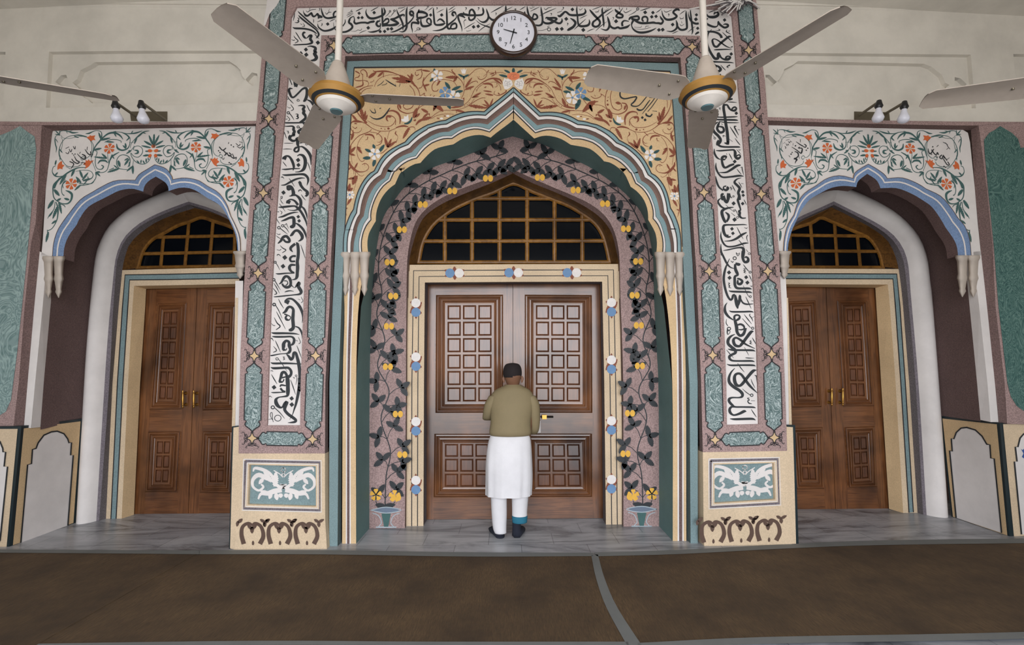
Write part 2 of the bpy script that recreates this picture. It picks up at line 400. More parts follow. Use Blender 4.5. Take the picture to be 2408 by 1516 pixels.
def arch_px(k, side, n=10):
    out = []
    for i, seg in enumerate(ARCH[k]):
        q = cr(seg, 6) if len(seg) > 2 else seg
        q = [tuple(p) for p in resample([(x, y, 0) for x, y in q], n)]
        for j in range(0 if i == 0 else 1, n+1):
            x, y = q[j][:2]
            if side < 0:
                t = j/n; t = t*t*(3-2*t); c0, c1 = CUSPL[i], CUSPL[i+1]
                x = 2415-x-(c0[0]+(c1[0]-c0[0])*t); y += c0[1]+(c1[1]-c0[1])*t
            out.append((x, y))
    return out
# gold spandrel panel behind the bands
sp_ = MB()
outerR, outerL = arch_px(0, 1), arch_px(0, -1)
sp_.slab([[p for p in TLi if p[1] <= 600]+TOPi+[p for p in TRi if p[1] <= 590]+[(1603.5, 594)]+outerR[::-1]+outerL[1:]+[(806, 594)]], YT, .08, K['gold'], dy=.003)
gold_panel = sp_
# moulded bands of the arch
g = MB()
YK = [YT-.004, YT-.004, YT-.004, YS, YS, YS, YS]
BM = [K['teal2'], K['white'], K['bandmauve'], K['teal2'], K['white'], K['gold']]
for side in (1, -1):
    LN = [arch_px(k, side) for k in range(7)]
    P3 = [[PX(x, y, YK[k]) for x, y in LN[k]] for k in range(7)]
    for k in range(6):
        if k == 2:
            mid = [a.lerp(b_, .5)+Vector((0, .012, 0)) for a, b_ in zip(P3[2], P3[3])]
            g.grid([P3[2], mid, P3[3]], BM[k], False)
        else: g.grid([P3[k], P3[k+1]], BM[k], False)
    for k, w in ((0, 2.4), (1, 2.6), (2, 1.0), (4, 1.0), (5, 2.6)):
        g.ribbon([(x, y, w) for x, y in LN[k]], YK[k], K['line'], -.002, 1, False)
    inn = P3[6]
    if side > 0: soff_front_R = inn
    else: soff_front_L = inn
arch_mould = g

# ---- alcove: soffit, vine wall, reveal
VOR = [(1205.5, 320.5), (1239, 330), (1280, 341), (1339, 370.6), (1385, 392), (1434.8, 425), (1462, 447.5), (1485.5, 470.7), (1506.6, 498), (1521.4, 532), (1529.8, 570), (1536, 612), (1538, 700), (1543, 800), (1548, 900), (1549.5, 1060), (1550, 1240)]
VOL = [(1205.5, 320.5), (1175.8, 329.6), (1137.8, 348.6), (1074.5, 373.9), (1011, 397), (956.3, 435), (924.6, 475), (901.4, 511), (888.7, 564), (881.3, 620), (875.5, 683), (872, 769), (869.4, 900), (868.6, 1060), (868.5, 1244)]
VIR = [(1205.6, 398), (1242.8, 414.8), (1295.5, 438), (1348, 460), (1390.5, 481), (1422, 506.6), (1441, 536), (1451.7, 570), (1457, 612), (1459, 700), (1463, 800), (1465.5, 900), (1466, 1060), (1466, 1242)]
VIL = [(1205.6, 398), (1186.4, 405.6), (1148.4, 420.4), (1085, 443.6), (1032, 469), (996.4, 496.4), (975, 528), (962.6, 574.5), (957.3, 620), (956, 700), (954.8, 800), (954.5, 900), (953.5, 1060), (952, 1245)]
WIR = [(1205.8, 407.4), (1253, 430.7), (1308, 452.8), (1358.8, 476), (1401, 502.4), (1426.4, 527.7), (1441, 555), (1449.6, 591), (1455, 620.6), (1457, 700)]
WIL = [(1205.8, 407.6), (1159, 428.8), (1095.6, 454), (1042.8, 477.4), (1002.7, 504.8), (983.7, 534.4), (969, 581), (962, 620), (960, 700)]
FOR_ = [(1207, 429), (1253, 447.5), (1295.5, 464.4), (1337.7, 481), (1373.6, 502.4), (1401, 523.5), (1418, 548.8), (1428.5, 580.5), (1436, 616), (1437, 640)]
FOL_ = [(1207, 429), (1159, 450), (1112.5, 466.8), (1064, 490), (1026, 517.5), (1004.8, 542.8), (990, 574.5), (981.6, 616.7), (980, 640)]
def sm(pts, n=4): return cr(pts, n)
vine = MB()
vine.ngon([[PX(x, y, YV) for x, y in sm(VOL)[::-1]+sm(VOR)[1:]+sm(VIR)[::-1]+sm(VIL)[1:]]], K['mauve'])
for A, B, C in ((VIR, WIR, FOR_), (VIL, WIL, FOL_)):
    a3 = [PX(x, y, YV) for x, y in sm(A)]; w3 = [PX(x, y, YV, .05) for x, y in sm(B)]
    k_ = 1+max(i for i, p in enumerate(sm(A)) if p[1] <= 700)
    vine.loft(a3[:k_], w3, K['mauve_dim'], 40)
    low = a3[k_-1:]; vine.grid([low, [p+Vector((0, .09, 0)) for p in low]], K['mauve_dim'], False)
wall_alcove_mb = vine
# soffit between scalloped edge and vine wall
so = MB(); soffit_map = {}
for side, F3, VO in ((1, soff_front_R, VOR), (-1, soff_front_L, VOL)):
    fr = F3+[PX(x, y, YS) for x, y in ([(1543.5, 640), (1561, 720), (1580.5, 900), (1582, 1060), (1582.5, 1275)] if side > 0 else [(868, 640), (849, 720), (837.5, 900), (837.5, 1060), (837.5, 1282)])]
    bk = [PX(x, y, YV) for x, y in sm(VO, 8)]
    R0, R1 = resample(fr, 120), resample(bk, 120)
    # keep the front edge scallops: blend in steps so that ornaments can follow the surface
    so.grid([[a.lerp(b_, t) for a, b_ in zip(R0, R1)] for t in (0, .25, .5, .75, 1)], K['seagreen'])
    soffit_map[side] = (R0, R1)
soffit_mb = so

# strips of the side pillars under the capitals
g = MB()
STL = [(800, 600), (810, 720), (806, 900), (804.5, 1284)], [(821, 600), (817, 720), (814, 900), (813, 1284)], [(825, 600), (821, 720), (816.8, 900), (816, 1284)], [(832, 600), (828, 720), (822.3, 900), (822, 1284)], [(834.5, 600), (830.7, 720), (825, 900), (825, 1284)], [(868, 600), (845, 700), (837.5, 900), (837.5, 1284)]
STR = [(1616, 600), (1609, 720), (1613, 900), (1614, 1284)], [(1597, 600), (1602, 720), (1606.5, 900), (1608, 1284)], [(1594, 600), (1599, 720), (1603.5, 900), (1604.5, 1284)], [(1587, 600), (1592.5, 720), (1596, 900), (1597, 1284)], [(1584, 600), (1589.5, 720), (1592.4, 900), (1593.5, 1284)], [(1540, 600), (1566, 700), (1581, 900), (1582, 1284)]
for ST in (STL, STR):
    for k, mm in enumerate(('gold', 'white', 'mauve_dim', 'white', 'gold')):
        g.grid([[PX(x, y, YS) for x, y in sm(ST[k])], [PX(x, y, YS) for x, y in sm(ST[k+1])]], K[mm], False)
    # edge of the teal band next to the strips
    fr = [PX(x, y, YT) for x, y in (TLi[:4] if ST is STL else TRi[-4:])]
    g.grid([fr, [p+Vector((0, .07, 0)) for p in fr]], K['teal'], False)
pilaster_strips = g

# ---- cream frame of the central door, with grey reveal
dfr = MB()
CFo = [(954.6, 1240), (954.5, 900), (959.5, 622.5), (1207, 621), (1455.5, 620.6), (1461, 900), (1465, 1238)]
CFi = [(995.7, 1240), (997, 900), (999, 664), (1207, 662.5), (1416, 662), (1421, 900), (1425, 1238)]
dfr.slab([CFo+CFi[::-1]], YC, .06, K['buff'])
gi = [PX(x, y, YC) for x, y in CFi]; go = [p+Vector((0, .1, 0)) for p in gi]
dfr.grid([gi, go], K['greypurple'], False)
GI2 = [(1003, 1238), (1003.5, 900), (1006, 669), (1207, 668), (1411, 668), (1414.5, 900), (1418, 1236)]
dfr.grid([go, [PX(x, y, YD-.03) for x, y in GI2]], K['grey'], False)
door_frame_mb = dfr
# ------------------------------------------------------------------ side niches
def pts(s): return [tuple(float(v) for v in t.split(',')) for t in s.split()]
def segs(s): 
    out = []
    for q in s.split('|'): out.append(pts(q))
    return [a if i == 0 else [out[i-1][-1]]+a for i, a in enumerate(out)]
def smooth_segs(S, n=8):
    out = []
    for i, q in enumerate(S):
        r = [(p[0], p[1]) for p in resample([(x, y, 0) for x, y in (cr(q, 6) if len(q) > 2 else q)], n)]
        out += r if i == 0 else r[1:]
    return out
NICHE = dict(
 left=dict(N=NL, P=PLL,
  # blue band: outer and inner edge, apex to the left foot, apex to the right foot
  oA='363.8,386.8 349,396 327,409.8 317.8,423.4|270.5,424.7 235,441 219,450.4|189,469 162,501.8 150,518|135,542 125.8,572 123,605',
  iA='366.5,415 349,426 339.5,438 336.8,450.4|311,443.6 281.3,447.7 252,462|208.3,485.6 186.6,515 180,529|162.3,553 151.5,580 148.8,609',
  oB='363.8,386.8 389.5,396 403,412.5 405.7,422|432.8,418 465,423.4 487,437|514,453 532.9,480 542.3,507|554.5,531.6 564,558.6 565.3,593',
  iB='366.5,415 386.8,427.4 395,438 396.3,449|424.7,441 454.4,445 489.6,466.6|514,480 527.5,496.4 538.3,515.3|551.8,545 557,569.4 558.6,594',
  spandrel='98,592 101,560 108,442 121.7,318 124.4,308 162,306.5 350,302 601,295 592,420 580,566 575,640 565,640 565.3,593',
  spandrel2='123,605 96,605',
  jamb='93.3,591 87.6,644 80.7,720 64.9,900 56,1006 73,1006 82.5,900 100.3,720 108.7,623 112,600',
  jambr='108.7,600 108.7,623 100.3,720 82.5,900 73.5,1006|122,600 121.5,640 120,706 102.8,900 95,1004',
  vfront='95,1010 102.8,900 120,706 124,640 135,580 160,520 205,455 260,420 330,395 364,380|364,380 430,390 490,410 535,450 556,520 562,600 562,800 556,1230',
  vback='183,1226 201.5,900 208,800 220.8,660 229,597 239.7,566.5 259.4,531.6 288.3,504.3 318.6,483 356.5,465 397.5,447.4 443,428|443,428 500,447 548,470 590,505 618,560 632,640 640,900 642,1226',
  vbk='198,984 201.5,900 208,800 220.8,660 229,597 239.7,566.5 259.4,531.6 288.3,504.3 318.6,483 356.5,465 397.5,447.4 443,428|443,428 500,447 548,470 590,505 618,560 632,640 640,900 642,1226',
  wi='226,1230 246,900 256,760 265.5,660 270,619.6 275.4,593.8 286.7,566.5 305,543.8 333.8,521 371.7,501.3 409.6,486 443,474|443,474 493,489 535.5,507.4 569,527 595,560 606,620 612,720 618,1228',
  gi='233,1228 257,900 264,760 271,660 274,622 280,597 291,570 309,548 338,526 376,507 413,492 444,480.5|444,480.5 492,495.5 533,514 565,533 588,566 599,624 604,720 610,1226',
  fr='249,1224 264.5,900 279.2,720 287.5,635 296,596 305,574 326,551 364,524 409.6,504.3 458,489|458,489 493,498 537,515 566,534 585,570 592,632 594,720 600,1222',
  cf_o='249,1224 264.5,900 279.2,720 287.5,635 399.5,632 563,628 600,627.5 620,1222',
  cf_i='285.8,1224 301,900 311.5,720 315.4,672 450,669.5 565,667 580,900 585,1220',
  st_o='260.5,1222 276,900 288,720 294,646 399.5,644.5 563,641', st_i='272.8,1219 289,900 300.5,720 304.5,658 399.5,657 563,654',
  door='315,1209.5 329.5,900 341.5,720 343.7,679 464,676.5 570,674 575,900 580,1206',
  win='321.6,630 329,601.4 338,581.7 356.5,560.5 383.8,545 417,527 444.5,518 473.3,508 503.7,516.5 549,533 575,560 588,628',
  vm=((377.8, 627, 384.6, 556), (434.7, 626, 444.5, 520), (492.3, 625, 501.4, 515), (550, 624, 553, 540)),
  hm=((331, 596, 575, 590.5), (363, 557.8, 572, 553.2)),
  top='0,285.4 162,286.8 400,286 603,284', topr='0,294 162,294 400,293 602.5,291', topb='124,308.5 162,306.5 350,302.5 601,296.5',
  pil='-60,285 0,285.4 98.7,287 83.9,523 73,570 58,720 44,900 31,1008 -60,1008', pilr='98.7,287 83.9,523 73,570 58,720 44,900 31,1008|124.4,300 108,442 95.5,570 80.7,720 64.9,900 55,1008',
  marble='-40,320 0,318 25,308 47.3,296 62,308 81,320.6 85,350 80,410 75.7,469 67.5,560 51.7,720 40,830 31,900 25.7,940 13.5,967.6 0,975.7 -40,985',
  dado='50.5,1001.5 196.3,983.6 179.5,1228 21.3,1285', dado_in='56,1007 189.5,990.3 172.7,1229 30.3,1281.5',
  darch='48.9,1276 65,1092.3 74,1090 76.3,1056.5 84.8,1054 89.7,1040.8 103.2,1022.8 121,1015 134.6,1013.4 150.3,1019.4 159.3,1031.8 162,1040.8 168.2,1040.3 166,1070 172.3,1070 159.7,1235',
  dface='-60,1004 50.5,1001.5 21.3,1285 -60,1287', dface_in='-60,1008.5 41.5,1008 15.5,1285 -60,1287',
  farch='-60,1240 -45,1020 -20,1022 0,1038.5 6.3,1054.2 6.7,1062 13,1062.7 9.4,1096.4 17.5,1096.8 0,1270 -10,1285 -60,1285',
  jd='549,1005 561.5,1003 561,1066 557,1224 550,1291 541,1289 545.5,1120', jd_out='545.5,1002 563,1000 562,1005 549.5,1007 547.5,1120 543,1290 538.5,1290 543,1120',
  js='553.5,660 572,660 563,1003 545,1003 549,900', jsy='545,1003 549,900 553.5,700 560,700 553,1003'),
 right=dict(N=NR, P=PLR,
  oA='2042,385.5 2023,396.3 2009.6,407 2006.9,419.3|1974.4,412.5 1944.6,419.3 1920.3,435.5|1893.2,453 1877,474.7 1867.5,504.5|1852.7,528.9 1844.6,561.3 1842.4,593',
  iA='2039.3,408.5 2023,420.7 2016.3,428.8 2013.6,439.6|1982.5,436.9 1952.8,442.3 1925.7,455.8|1904,469.3 1885,493.7 1874.3,515.3|1862,542.4 1854,572 1852.7,593',
  oB='2042,385.5 2061,396.3 2079.9,409.8 2086.6,419.3|2123,418 2158.3,431.5 2177.3,443.6|2212.4,461 2236.8,488.3 2253,512.6|2269.2,531.6 2280,561.3 2284,600',
  iB='2039.3,408.5 2058.2,420.7 2066.4,431.5 2070.4,442.3|2109.6,442.3 2144.8,455.8 2163.7,466.6|2190.8,485.6 2212.4,515.3 2223.2,534.3|2242.2,561.3 2250.3,580.2 2253,602',
  spandrel='1842.4,593 1838,600 1830,600 1832,591 1823,496 1815,415 1807,293.5 1900,296 2050,300 2200,304 2263.8,305 2276,312 2281,334 2292.2,442.3 2299,523.4 2307,600',
  spandrel2='2284,600',
  jamb='2307,590 2313,640 2321,720 2339.5,900 2348,992 2329.5,992 2322,900 2302.5,720 2293,640 2289,592',
  jambr='2289,592 2293,640 2302.5,720 2322,900 2329.5,992|2268,592 2272,640 2280,720 2297.6,900 2305.5,987',
  vfront='1850,1215 1848,900 1846,700 1850,590 1862,520 1888,465 1930,420 1990,393 2041,375|2041,375 2090,392 2150,412 2210,450 2247,510 2264,580 2272,640 2280,720 2297.6,900 2306,990',
  vback='1760,1206 1762,900 1768,640 1784,560 1812,505 1850,470 1890,447 1945,425|1945,425 1985,439.6 2042,464 2096,493.7 2136.7,528.9 2161,561.3 2177.3,604.6 2184,658.7 2188,690 2204.3,900 2226,1212',
  vbk='1760,1206 1762,900 1768,640 1784,560 1812,505 1850,470 1890,447 1945,425|1945,425 1985,439.6 2042,464 2096,493.7 2136.7,528.9 2161,561.3 2177.3,604.6 2184,658.7 2188,690 2204.3,900 2211,977',
  wi='1790,1206 1792,900 1795,640 1812,570 1840,535 1879.7,510 1920,492 1960.9,473.4|1960.9,473.4 2001.4,493.7 2055.5,520.7 2096,547.8 2120.5,577.5 2134,612.7 2139.4,658.7 2141.6,690 2159.7,900 2179,1212',
  gi='1800,1206 1802,900 1805,640 1820,575 1846,541 1881,517 1921,499 1960.9,481.5|1960.9,481.5 2000,500.5 2051,527.5 2089,554 2112,582 2125,615 2131,659 2135,700 2153,900 2171,1210',
  fr='1812,1203 1814,900 1818,640 1830,580 1850,548 1880,523 1915,506 1955.4,487|1955.4,487 2001.4,510 2055.5,539.7 2088,566.7 2104.2,599 2113,632 2123.6,720 2138,900 2157.6,1206',
  cf_o='1842,1203 1842,900 1843,631 2000,631.8 2116.3,632.3 2123.6,720 2138,900 2157.6,1206',
  cf_i='1852,1200 1850,900 1848,668 1970,668.5 2087.8,668.8 2092.8,720 2106,900 2124,1206',
  st_o='1843,643 2000,643.5 2109,644 2116.3,720 2129,900 2148,1204', st_i='1843,655 2000,655.3 2100,655.5 2105.7,720 2118.5,900 2137.7,1205',
  door='1868,1198.5 1858,900 1847,674 1942,675 2058.4,676.6 2061,720 2072,900 2090.7,1196',
  win='1816,626 1822,580 1840,550 1866,534 1906.8,520.7 1931,508.6 1960.9,519.4 2001.4,537 2039.3,553.2 2058.2,572 2071.8,599 2078.5,627',
  vm=((1859.4, 627, 1857, 540), (1913.5, 627, 1905.4, 521), (1969, 627, 1962.2, 519), (2023, 627, 2016.3, 556)),
  hm=((1830, 588, 2070, 591), (1838, 552.5, 2046, 555)),
  top='1804.5,275 2000,281.5 2200,285 2299,286 2420,286.5', topr='1805,283 2000,289.5 2200,294 2300,295', topb='1807,295 2000,300 2200,305 2282,306',
  pil='2300.4,287 2420,286.5 2470,286 2470,1000 2368,996 2362.5,900 2341,720 2334.2,577.5 2320.7,442', pilr='2282.8,300 2292.2,442.3 2307,596.5 2321,720 2339.5,900 2349,994|2300.4,287 2320.7,442 2334.2,577.5 2341,720 2362.5,900 2369.5,996',
  marble='2351.8,296 2340,305 2326,312.5 2314,328.7 2315.3,355.7 2323.4,442 2337,577.5 2348,720 2369,900 2377.4,932.5 2391,954 2408,966 2450,975 2450,340 2400.5,347.6 2393.7,326 2380,312.5',
  dado='2350.8,993.8 2209.5,977 2237.5,1214 2374,1260.5', dado_in='2344,997.2 2216.2,983.7 2241,1214.5 2368.8,1258.5',
  darch='2248.3,1217 2233,1058.9 2239.3,1061 2237,1030.8 2243,1031.5 2248.8,1016.3 2260,1006.2 2273.4,1004.6 2293.6,1010.7 2309.3,1025.2 2320.5,1044.3 2327.7,1045.4 2330,1076.8 2338,1078 2355.3,1252.5',
  dface='2350.8,993.8 2470,990 2470,1265 2374,1260.5', dface_in='2358.7,997 2470,995 2470,1265 2384.5,1261.5',
  farch='2402.4,1256 2385.6,1084.7 2391.9,1084.7 2387.8,1050.4 2394,1050.4 2399,1029.7 2408,1019.6 2450,1005 2450,1258',
  jd='1851,1060 1850,1003 1864.5,1004 1868,1120 1872,1278 1862,1285 1856,1216', jd_out='1849,998 1870,999 1873,1120 1878,1279 1872,1280 1867.5,1120 1864.5,1005 1850,1004.5',
  js='1842,640 1847,640 1856,800 1862,998 1849,998 1840,760 1834,640', jsy='1856,800 1862,998 1855.5,998 1852,800 1850,700 1853,700'))
def loft2(mb, a, YA, b_, YBk, m, n=40, da=0, db=0, extra=None):
    """surface between two traced arches, each given as left and right half"""
    for ha, hb in zip(a.split('|'), b_.split('|')):
        A = [PX(x, y, YA, da) for x, y in cr(pts(ha), 5)]; B = [PX(x, y, YBk, db) for x, y in cr(pts(hb), 5)]
        A, B = resample(A, n), resample(B, n)
        if extra:
            rows = []
            for t, bulge in extra: rows.append([p.lerp(q, t)+Vector((0, -bulge, 0)) for p, q in zip(A, B)])
            mb.grid(rows, m)
        else: mb.grid([A, B], m)
niche_mb = {}
for key, D in NICHE.items():
    N, P_ = D['N'], D['P']; sx = -1 if key == 'left' else 1
    R = {}
    # spandrel plate with scalloped blue band
    g = MB(); oA, oB, iA, iB = (smooth_segs(segs(D[k])) for k in ('oA', 'oB', 'iA', 'iB'))
    if key == 'left': loop = pts(D['spandrel'])+oB[::-1]+oA[1:]+pts(D['spandrel2'])
    else: loop = pts(D['spandrel'])+pts(D['spandrel2'])+oB[::-1]+oA[1:-1]
    g.ngon([[PX(x, y, N) for x, y in loop]], K['white']); R['spandrel'] = g
    g = MB()
    for o_, i_ in ((oA, iA), (oB, iB)):
        fo = [PX(x, y, N, -.012) for x, y in o_]; fi = [PX(x, y, N, -.012) for x, y in i_]
        g.grid([fo, fi], K['blue'], False)
        g.grid([[p+Vector((0, .014, 0)) for p in fo], fo], K['gold'], False)
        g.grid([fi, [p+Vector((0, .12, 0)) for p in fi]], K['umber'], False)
        g.ribbon([(a[0]*.58+b_[0]*.42, a[1]*.58+b_[1]*.42, 3.4) for a, b_ in zip(o_, i_)], N, K['white'], -.014, 1, False)
        g.ribbon([(a[0], a[1], 1.2) for a in o_], N, K['umberleaf'], -.014, 1, False)
    R['arch_band'] = g
    # white jambs
    g = MB(); g.ngon([[PX(x, y, N) for x, y in pts(D['jamb'])]], K['white'])
    a, b_ = D['jambr'].split('|'); loftA = [PX(x, y, N) for x, y in pts(a)]; loftB = [PX(x, y, N, .1) for x, y in pts(b_)]
    g.grid([loftA, loftB], K['white'], False)
    g.ngon([[PX(x, y, N) for x, y in pts(D['js'])]], K['white'])
    g.ngon([[PX(x, y, N, -.003) for x, y in pts(D['jsy'])]], K['buff']); R['jamb'] = g
    # umber vault
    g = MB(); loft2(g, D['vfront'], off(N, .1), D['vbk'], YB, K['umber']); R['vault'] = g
    # rounded white surround, grey edge, dark reveal
    g = MB(); loft2(g, D['vback'], YB, D['wi'], YB+.02, K['white'], extra=[(0, 0), (.12, .05), (.3, .085), (.5, .1), (.72, .085), (.9, .045), (1, 0)])
    loft2(g, D['wi'], YB+.02, D['gi'], YB+.03, K['greypurple']); loft2(g, D['gi'], YB+.03, D['fr'], YNF, K['grey']); R['arch_surround'] = g
    # mauve cornice over the spandrel
    g = MB()
    T, TR_, TB = pts(D['top']), pts(D['topr']), pts(D['topb'])
    g.grid([resample([PX(x, y, N, -.06) for x, y in cr(T, 4)], 16), resample([PX(x, y, N, -.06) for x, y in cr(TR_, 4)], 16)], K['mauve'], False)
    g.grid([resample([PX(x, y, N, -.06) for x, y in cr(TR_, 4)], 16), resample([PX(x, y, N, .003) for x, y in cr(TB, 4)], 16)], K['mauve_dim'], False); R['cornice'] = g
    # outer pilaster with marbled panel
    g = MB(); g.ngon([[PX(x, y, P_) for x, y in pts(D['pil'])]], K['mauve'])
    a, b_ = D['pilr'].split('|')
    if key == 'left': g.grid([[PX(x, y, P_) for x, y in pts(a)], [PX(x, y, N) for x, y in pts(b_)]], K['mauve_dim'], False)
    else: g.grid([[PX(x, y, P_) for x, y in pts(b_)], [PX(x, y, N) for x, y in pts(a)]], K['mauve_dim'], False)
    R['pilaster'] = g
    g = MB(); g.ngon([[PX(x, y, P_, -.004) for x, y in pts(D['marble'])]], K['marble_big' if key == 'left' else 'marble_dark']); R['marbled_panel'] = g
    # dado: splayed panel and front face
    g = MB(); q = pts(D['dado'])
    fr_top, bk_top, bk_bot, fr_bot = q
    F0 = FL(*fr_bot); B0 = FL(*bk_bot)
    dn = Vector((F0.x-B0.x, F0.y-B0.y, 0)); bl = dn.y/dn.x; PD = (F0.y-bl*F0.x, bl)
    PFc = (F0.y-(-.06 if sx < 0 else .06)*F0.x, -.06 if sx < 0 else .06)
    def PXl(x, y, dy=0): return PX(x, y, PD, dy)
    g.ngon([[PXl(x, y) for x, y in q]], K['darkgreen'])
    g.ngon([[PXl(x, y, -.003) for x, y in pts(D['dado_in'])]], K['gold'])
    g.ngon([[PXl(x, y, -.006) for x, y in pts(D['darch'])]], K['white'])
    g.ribbon([(x, y, 3.4) for x, y in pts(D['darch'])], PD, K['black'], -.009, 1, False)
    g.ngon([[PX(x, y, PFc) for x, y in pts(D['dface'])]], K['darkgreen'])
    g.ngon([[PX(x, y, PFc, -.003) for x, y in pts(D['dface_in'])]], K['buff'])
    g.ngon([[PX(x, y, PFc, -.006) for x, y in pts(D['farch'])]], K['white'])
    g.ribbon([(x, y, 3.4) for x, y in pts(D['farch'])], PFc, K['black'], -.009, 1, False)
    if key == 'right':
        g.poly(pts('2401,1055 2405,1058 2412,1050 2412,1080 2403,1074 2407,1066'), PFc, K['petaldb'], -.008)
    tp = [PX(*fr_top, PD), PX(*bk_top, PD)]; g.face([tp[0], tp[1], tp[1]+Vector((sx*.25, 0, 0)), tp[0]+Vector((sx*.25, 0, 0))], K['darkgreen'])
    # pier-side dado strip
    g.ngon([[PX(x, y, YF, .01) for x, y in pts(D['jd'])]], K['buff']); g.ngon([[PX(x, y, YF, .012) for x, y in pts(D['jd_out'])]], K['darkgreen'])
    R['dado'] = g
    # cream door frame with teal stripe, deep jambs
    g = MB(); ci, co = pts(D['cf_i']), pts(D['cf_o'])
    g.ngon([[PX(x, y, YNF) for x, y in co+ci[::-1]]], K['buff'])
    g.ngon([[PX(x, y, YNF, -.002) for x, y in pts(D['st_o'])+pts(D['st_i'])[::-1]]], K['teal'])
    for k in ('st_o', 'st_i'): g.ribbon([(x, y, 2.4) for x, y in pts(D[k])], YNF, K['line'], -.004, 1, False)
    dj = pts(D['door'])
    g.grid([[PX(x, y, YNF) for x, y in ci], [PX(x, y, YND, -.03) for x, y in dj]], K['gold'], False)
    R['door_frame'] = g
    # fanlight
    g = MB(); wn = pts(D['win']); f_ = D['fr'].split('|')
    lim = 640
    A = [p for p in cr(pts(f_[0]), 5) if p[1] < lim]+[p for p in cr(pts(f_[1]), 5) if p[1] < lim][1:]
    A3 = [PX(x, y, YNF) for x, y in A]; B3 = [PX(x, y, YNW) for x, y in cr(wn, 4)]
    ap = max(range(len(A)), key=lambda i: -A[i][1]); wp = cr(wn, 4); bp = max(range(len(wp)), key=lambda i: -wp[i][1])
    g.loft(A3[:ap+1], B3[:bp+1], K['soffit'], 24); g.loft(A3[ap:], B3[bp:], K['soffit'], 24)
    g.ribbon([(x, y, 1.6) for x, y in A], YNF, K['frame'], .004, 1, False)
    R['soffit'] = g
    niche_mb[key] = R
LABN = dict(left='left', right='right')
walls = {}
# ---- cream upper walls with sunk panels
UP = dict(
 left=dict(wall='-60,-30 629,-30 623,61 616,127 603,280 602,286 400,287.5 162,288 0,287 -60,287',
  rec='115,121.7 300,119.5 616.7,119 611,180 606,241 400,247 140,253 108,253', car='169.9,194.2 181,186.6 189.3,165 213.7,152.8 223,146 538,143.4 554.5,154 565.3,165 569.4,178.5 576,186.6 565.3,200 541,219 522,231.3 508.5,236.7 216.4,242.6 208.3,235.3 192,225.9 184,205.6',
  d1='129.8,192.6 143.4,177 155.5,175.8 159.6,186.6 155.5,202.9 147.4,211 140.7,200', d2='577.5,186.6 592.4,170.4 604.5,173 607,186.6 595,202.9 584.3,194.8', far='-60,122 13,122 8,248 -60,248', N=NL),
 right=dict(wall='1770,-30 2470,-30 2470,287 2299,287.5 2200,286 2000,283 1804,276 1798.6,189 1789,119 1779,7',
  rec='1791,123 1860.8,124.4 2282.8,128.5 2288,190 2295,254.3 2100,250 1805,244.8 1797,180', car='2232.7,199.6 2223.2,194.8 2215,175.8 2190.8,156.9 2173.2,150 1877,143.4 1866,151.5 1844.6,162.3 1836.4,181.2 1828.3,190.7 1847.3,213.7 1871.6,229.9 1881,239.4 2185.4,247.5 2204.3,235.3 2217.8,219 2224.6,205.6',
  d1='2273.3,197.5 2258.4,184 2244.9,181.2 2244.9,192 2253,213.7 2263.8,208.3', d2='1827,192 1820,186.6 1809.4,175.8 1800,176 1801.3,194.8 1814.8,202.9', far='2382.8,127 2470,128 2470,250 2395,250', N=NR))
for key, D in UP.items():
    N = D['N']; g = MB(); rec, car, far, d1, d2 = (pts(D[k]) for k in ('rec', 'car', 'far', 'd1', 'd2'))
    g.slab([pts(D['wall']), rec, far], off(N, -.045), .045, K['cream'])
    g.slab([rec, car, d1, d2], N, .05, K['cream'], dy=0)
    g.ngon([[PX(x, y, N, 0) for x, y in far]], K['cream'])
    for q in (car, d1, d2): g.ngon([[PX(x, y, N, .048) for x, y in q]], K['cream'])
    T = pts('-60,1.5 300,1.5 631,4') if key == 'left' else pts('1775,3 2055,9 2470,5')
    for dz, dd in ((7, -.06), (14, -.05)):
        g.grid([[PX(x, y-3, N, dd) for x, y in T], [PX(x, y+dz, N, dd) for x, y in T], [PX(x, y+dz+1.5, N, -.045) for x, y in T]], K['cream'], False)
    w = struct(g.build('wall_'+key), 'cream plastered wall with a sunk cartouche above the %s side door' % key, 'wall')
    walls[key] = w
    for nm, mb in niche_mb[key].items():
        if nm in ('spandrel', 'door_frame', 'soffit'): continue
        mb.build(nm, w)
# ------------------------------------------------------------------ doors and fanlights
def ql(q, u, v):
    (a, b_, c, d) = q   # TL TR BR BL
    top = (a[0]+(b_[0]-a[0])*u, a[1]+(b_[1]-a[1])*u); bot = (d[0]+(c[0]-d[0])*u, d[1]+(c[1]-d[1])*u)
    return (top[0]+(bot[0]-top[0])*v, top[1]+(bot[1]-top[1])*v)
def qmix(a, b_, t): return [(p[0]+(q[0]-p[0])*t, p[1]+(q[1]-p[1])*t) for p, q in zip(a, b_)]
def qsub(q, u0, u1, v0, v1): return [ql(q, u0, v0), ql(q, u1, v0), ql(q, u1, v1), ql(q, u0, v1)]
def ring(mb, a, ya, b_, yb, Y, mv, mh):
    A = [PX(x, y, Y, ya) for x, y in a]; B = [PX(x, y, Y, yb) for x, y in b_]
    for i in range(4):
        mb.face([A[i], A[(i+1) % 4], B[(i+1) % 4], B[i]], mh if i % 2 == 0 else mv)
PROF = [(0, 0), (.05, -.012), (.12, -.024), (.24, -.026), (.34, -.012), (.42, -.006), (.5, -.016), (.62, -.018), (.72, -.004), (.8, 0), (.86, -.008), (1, -.006)]
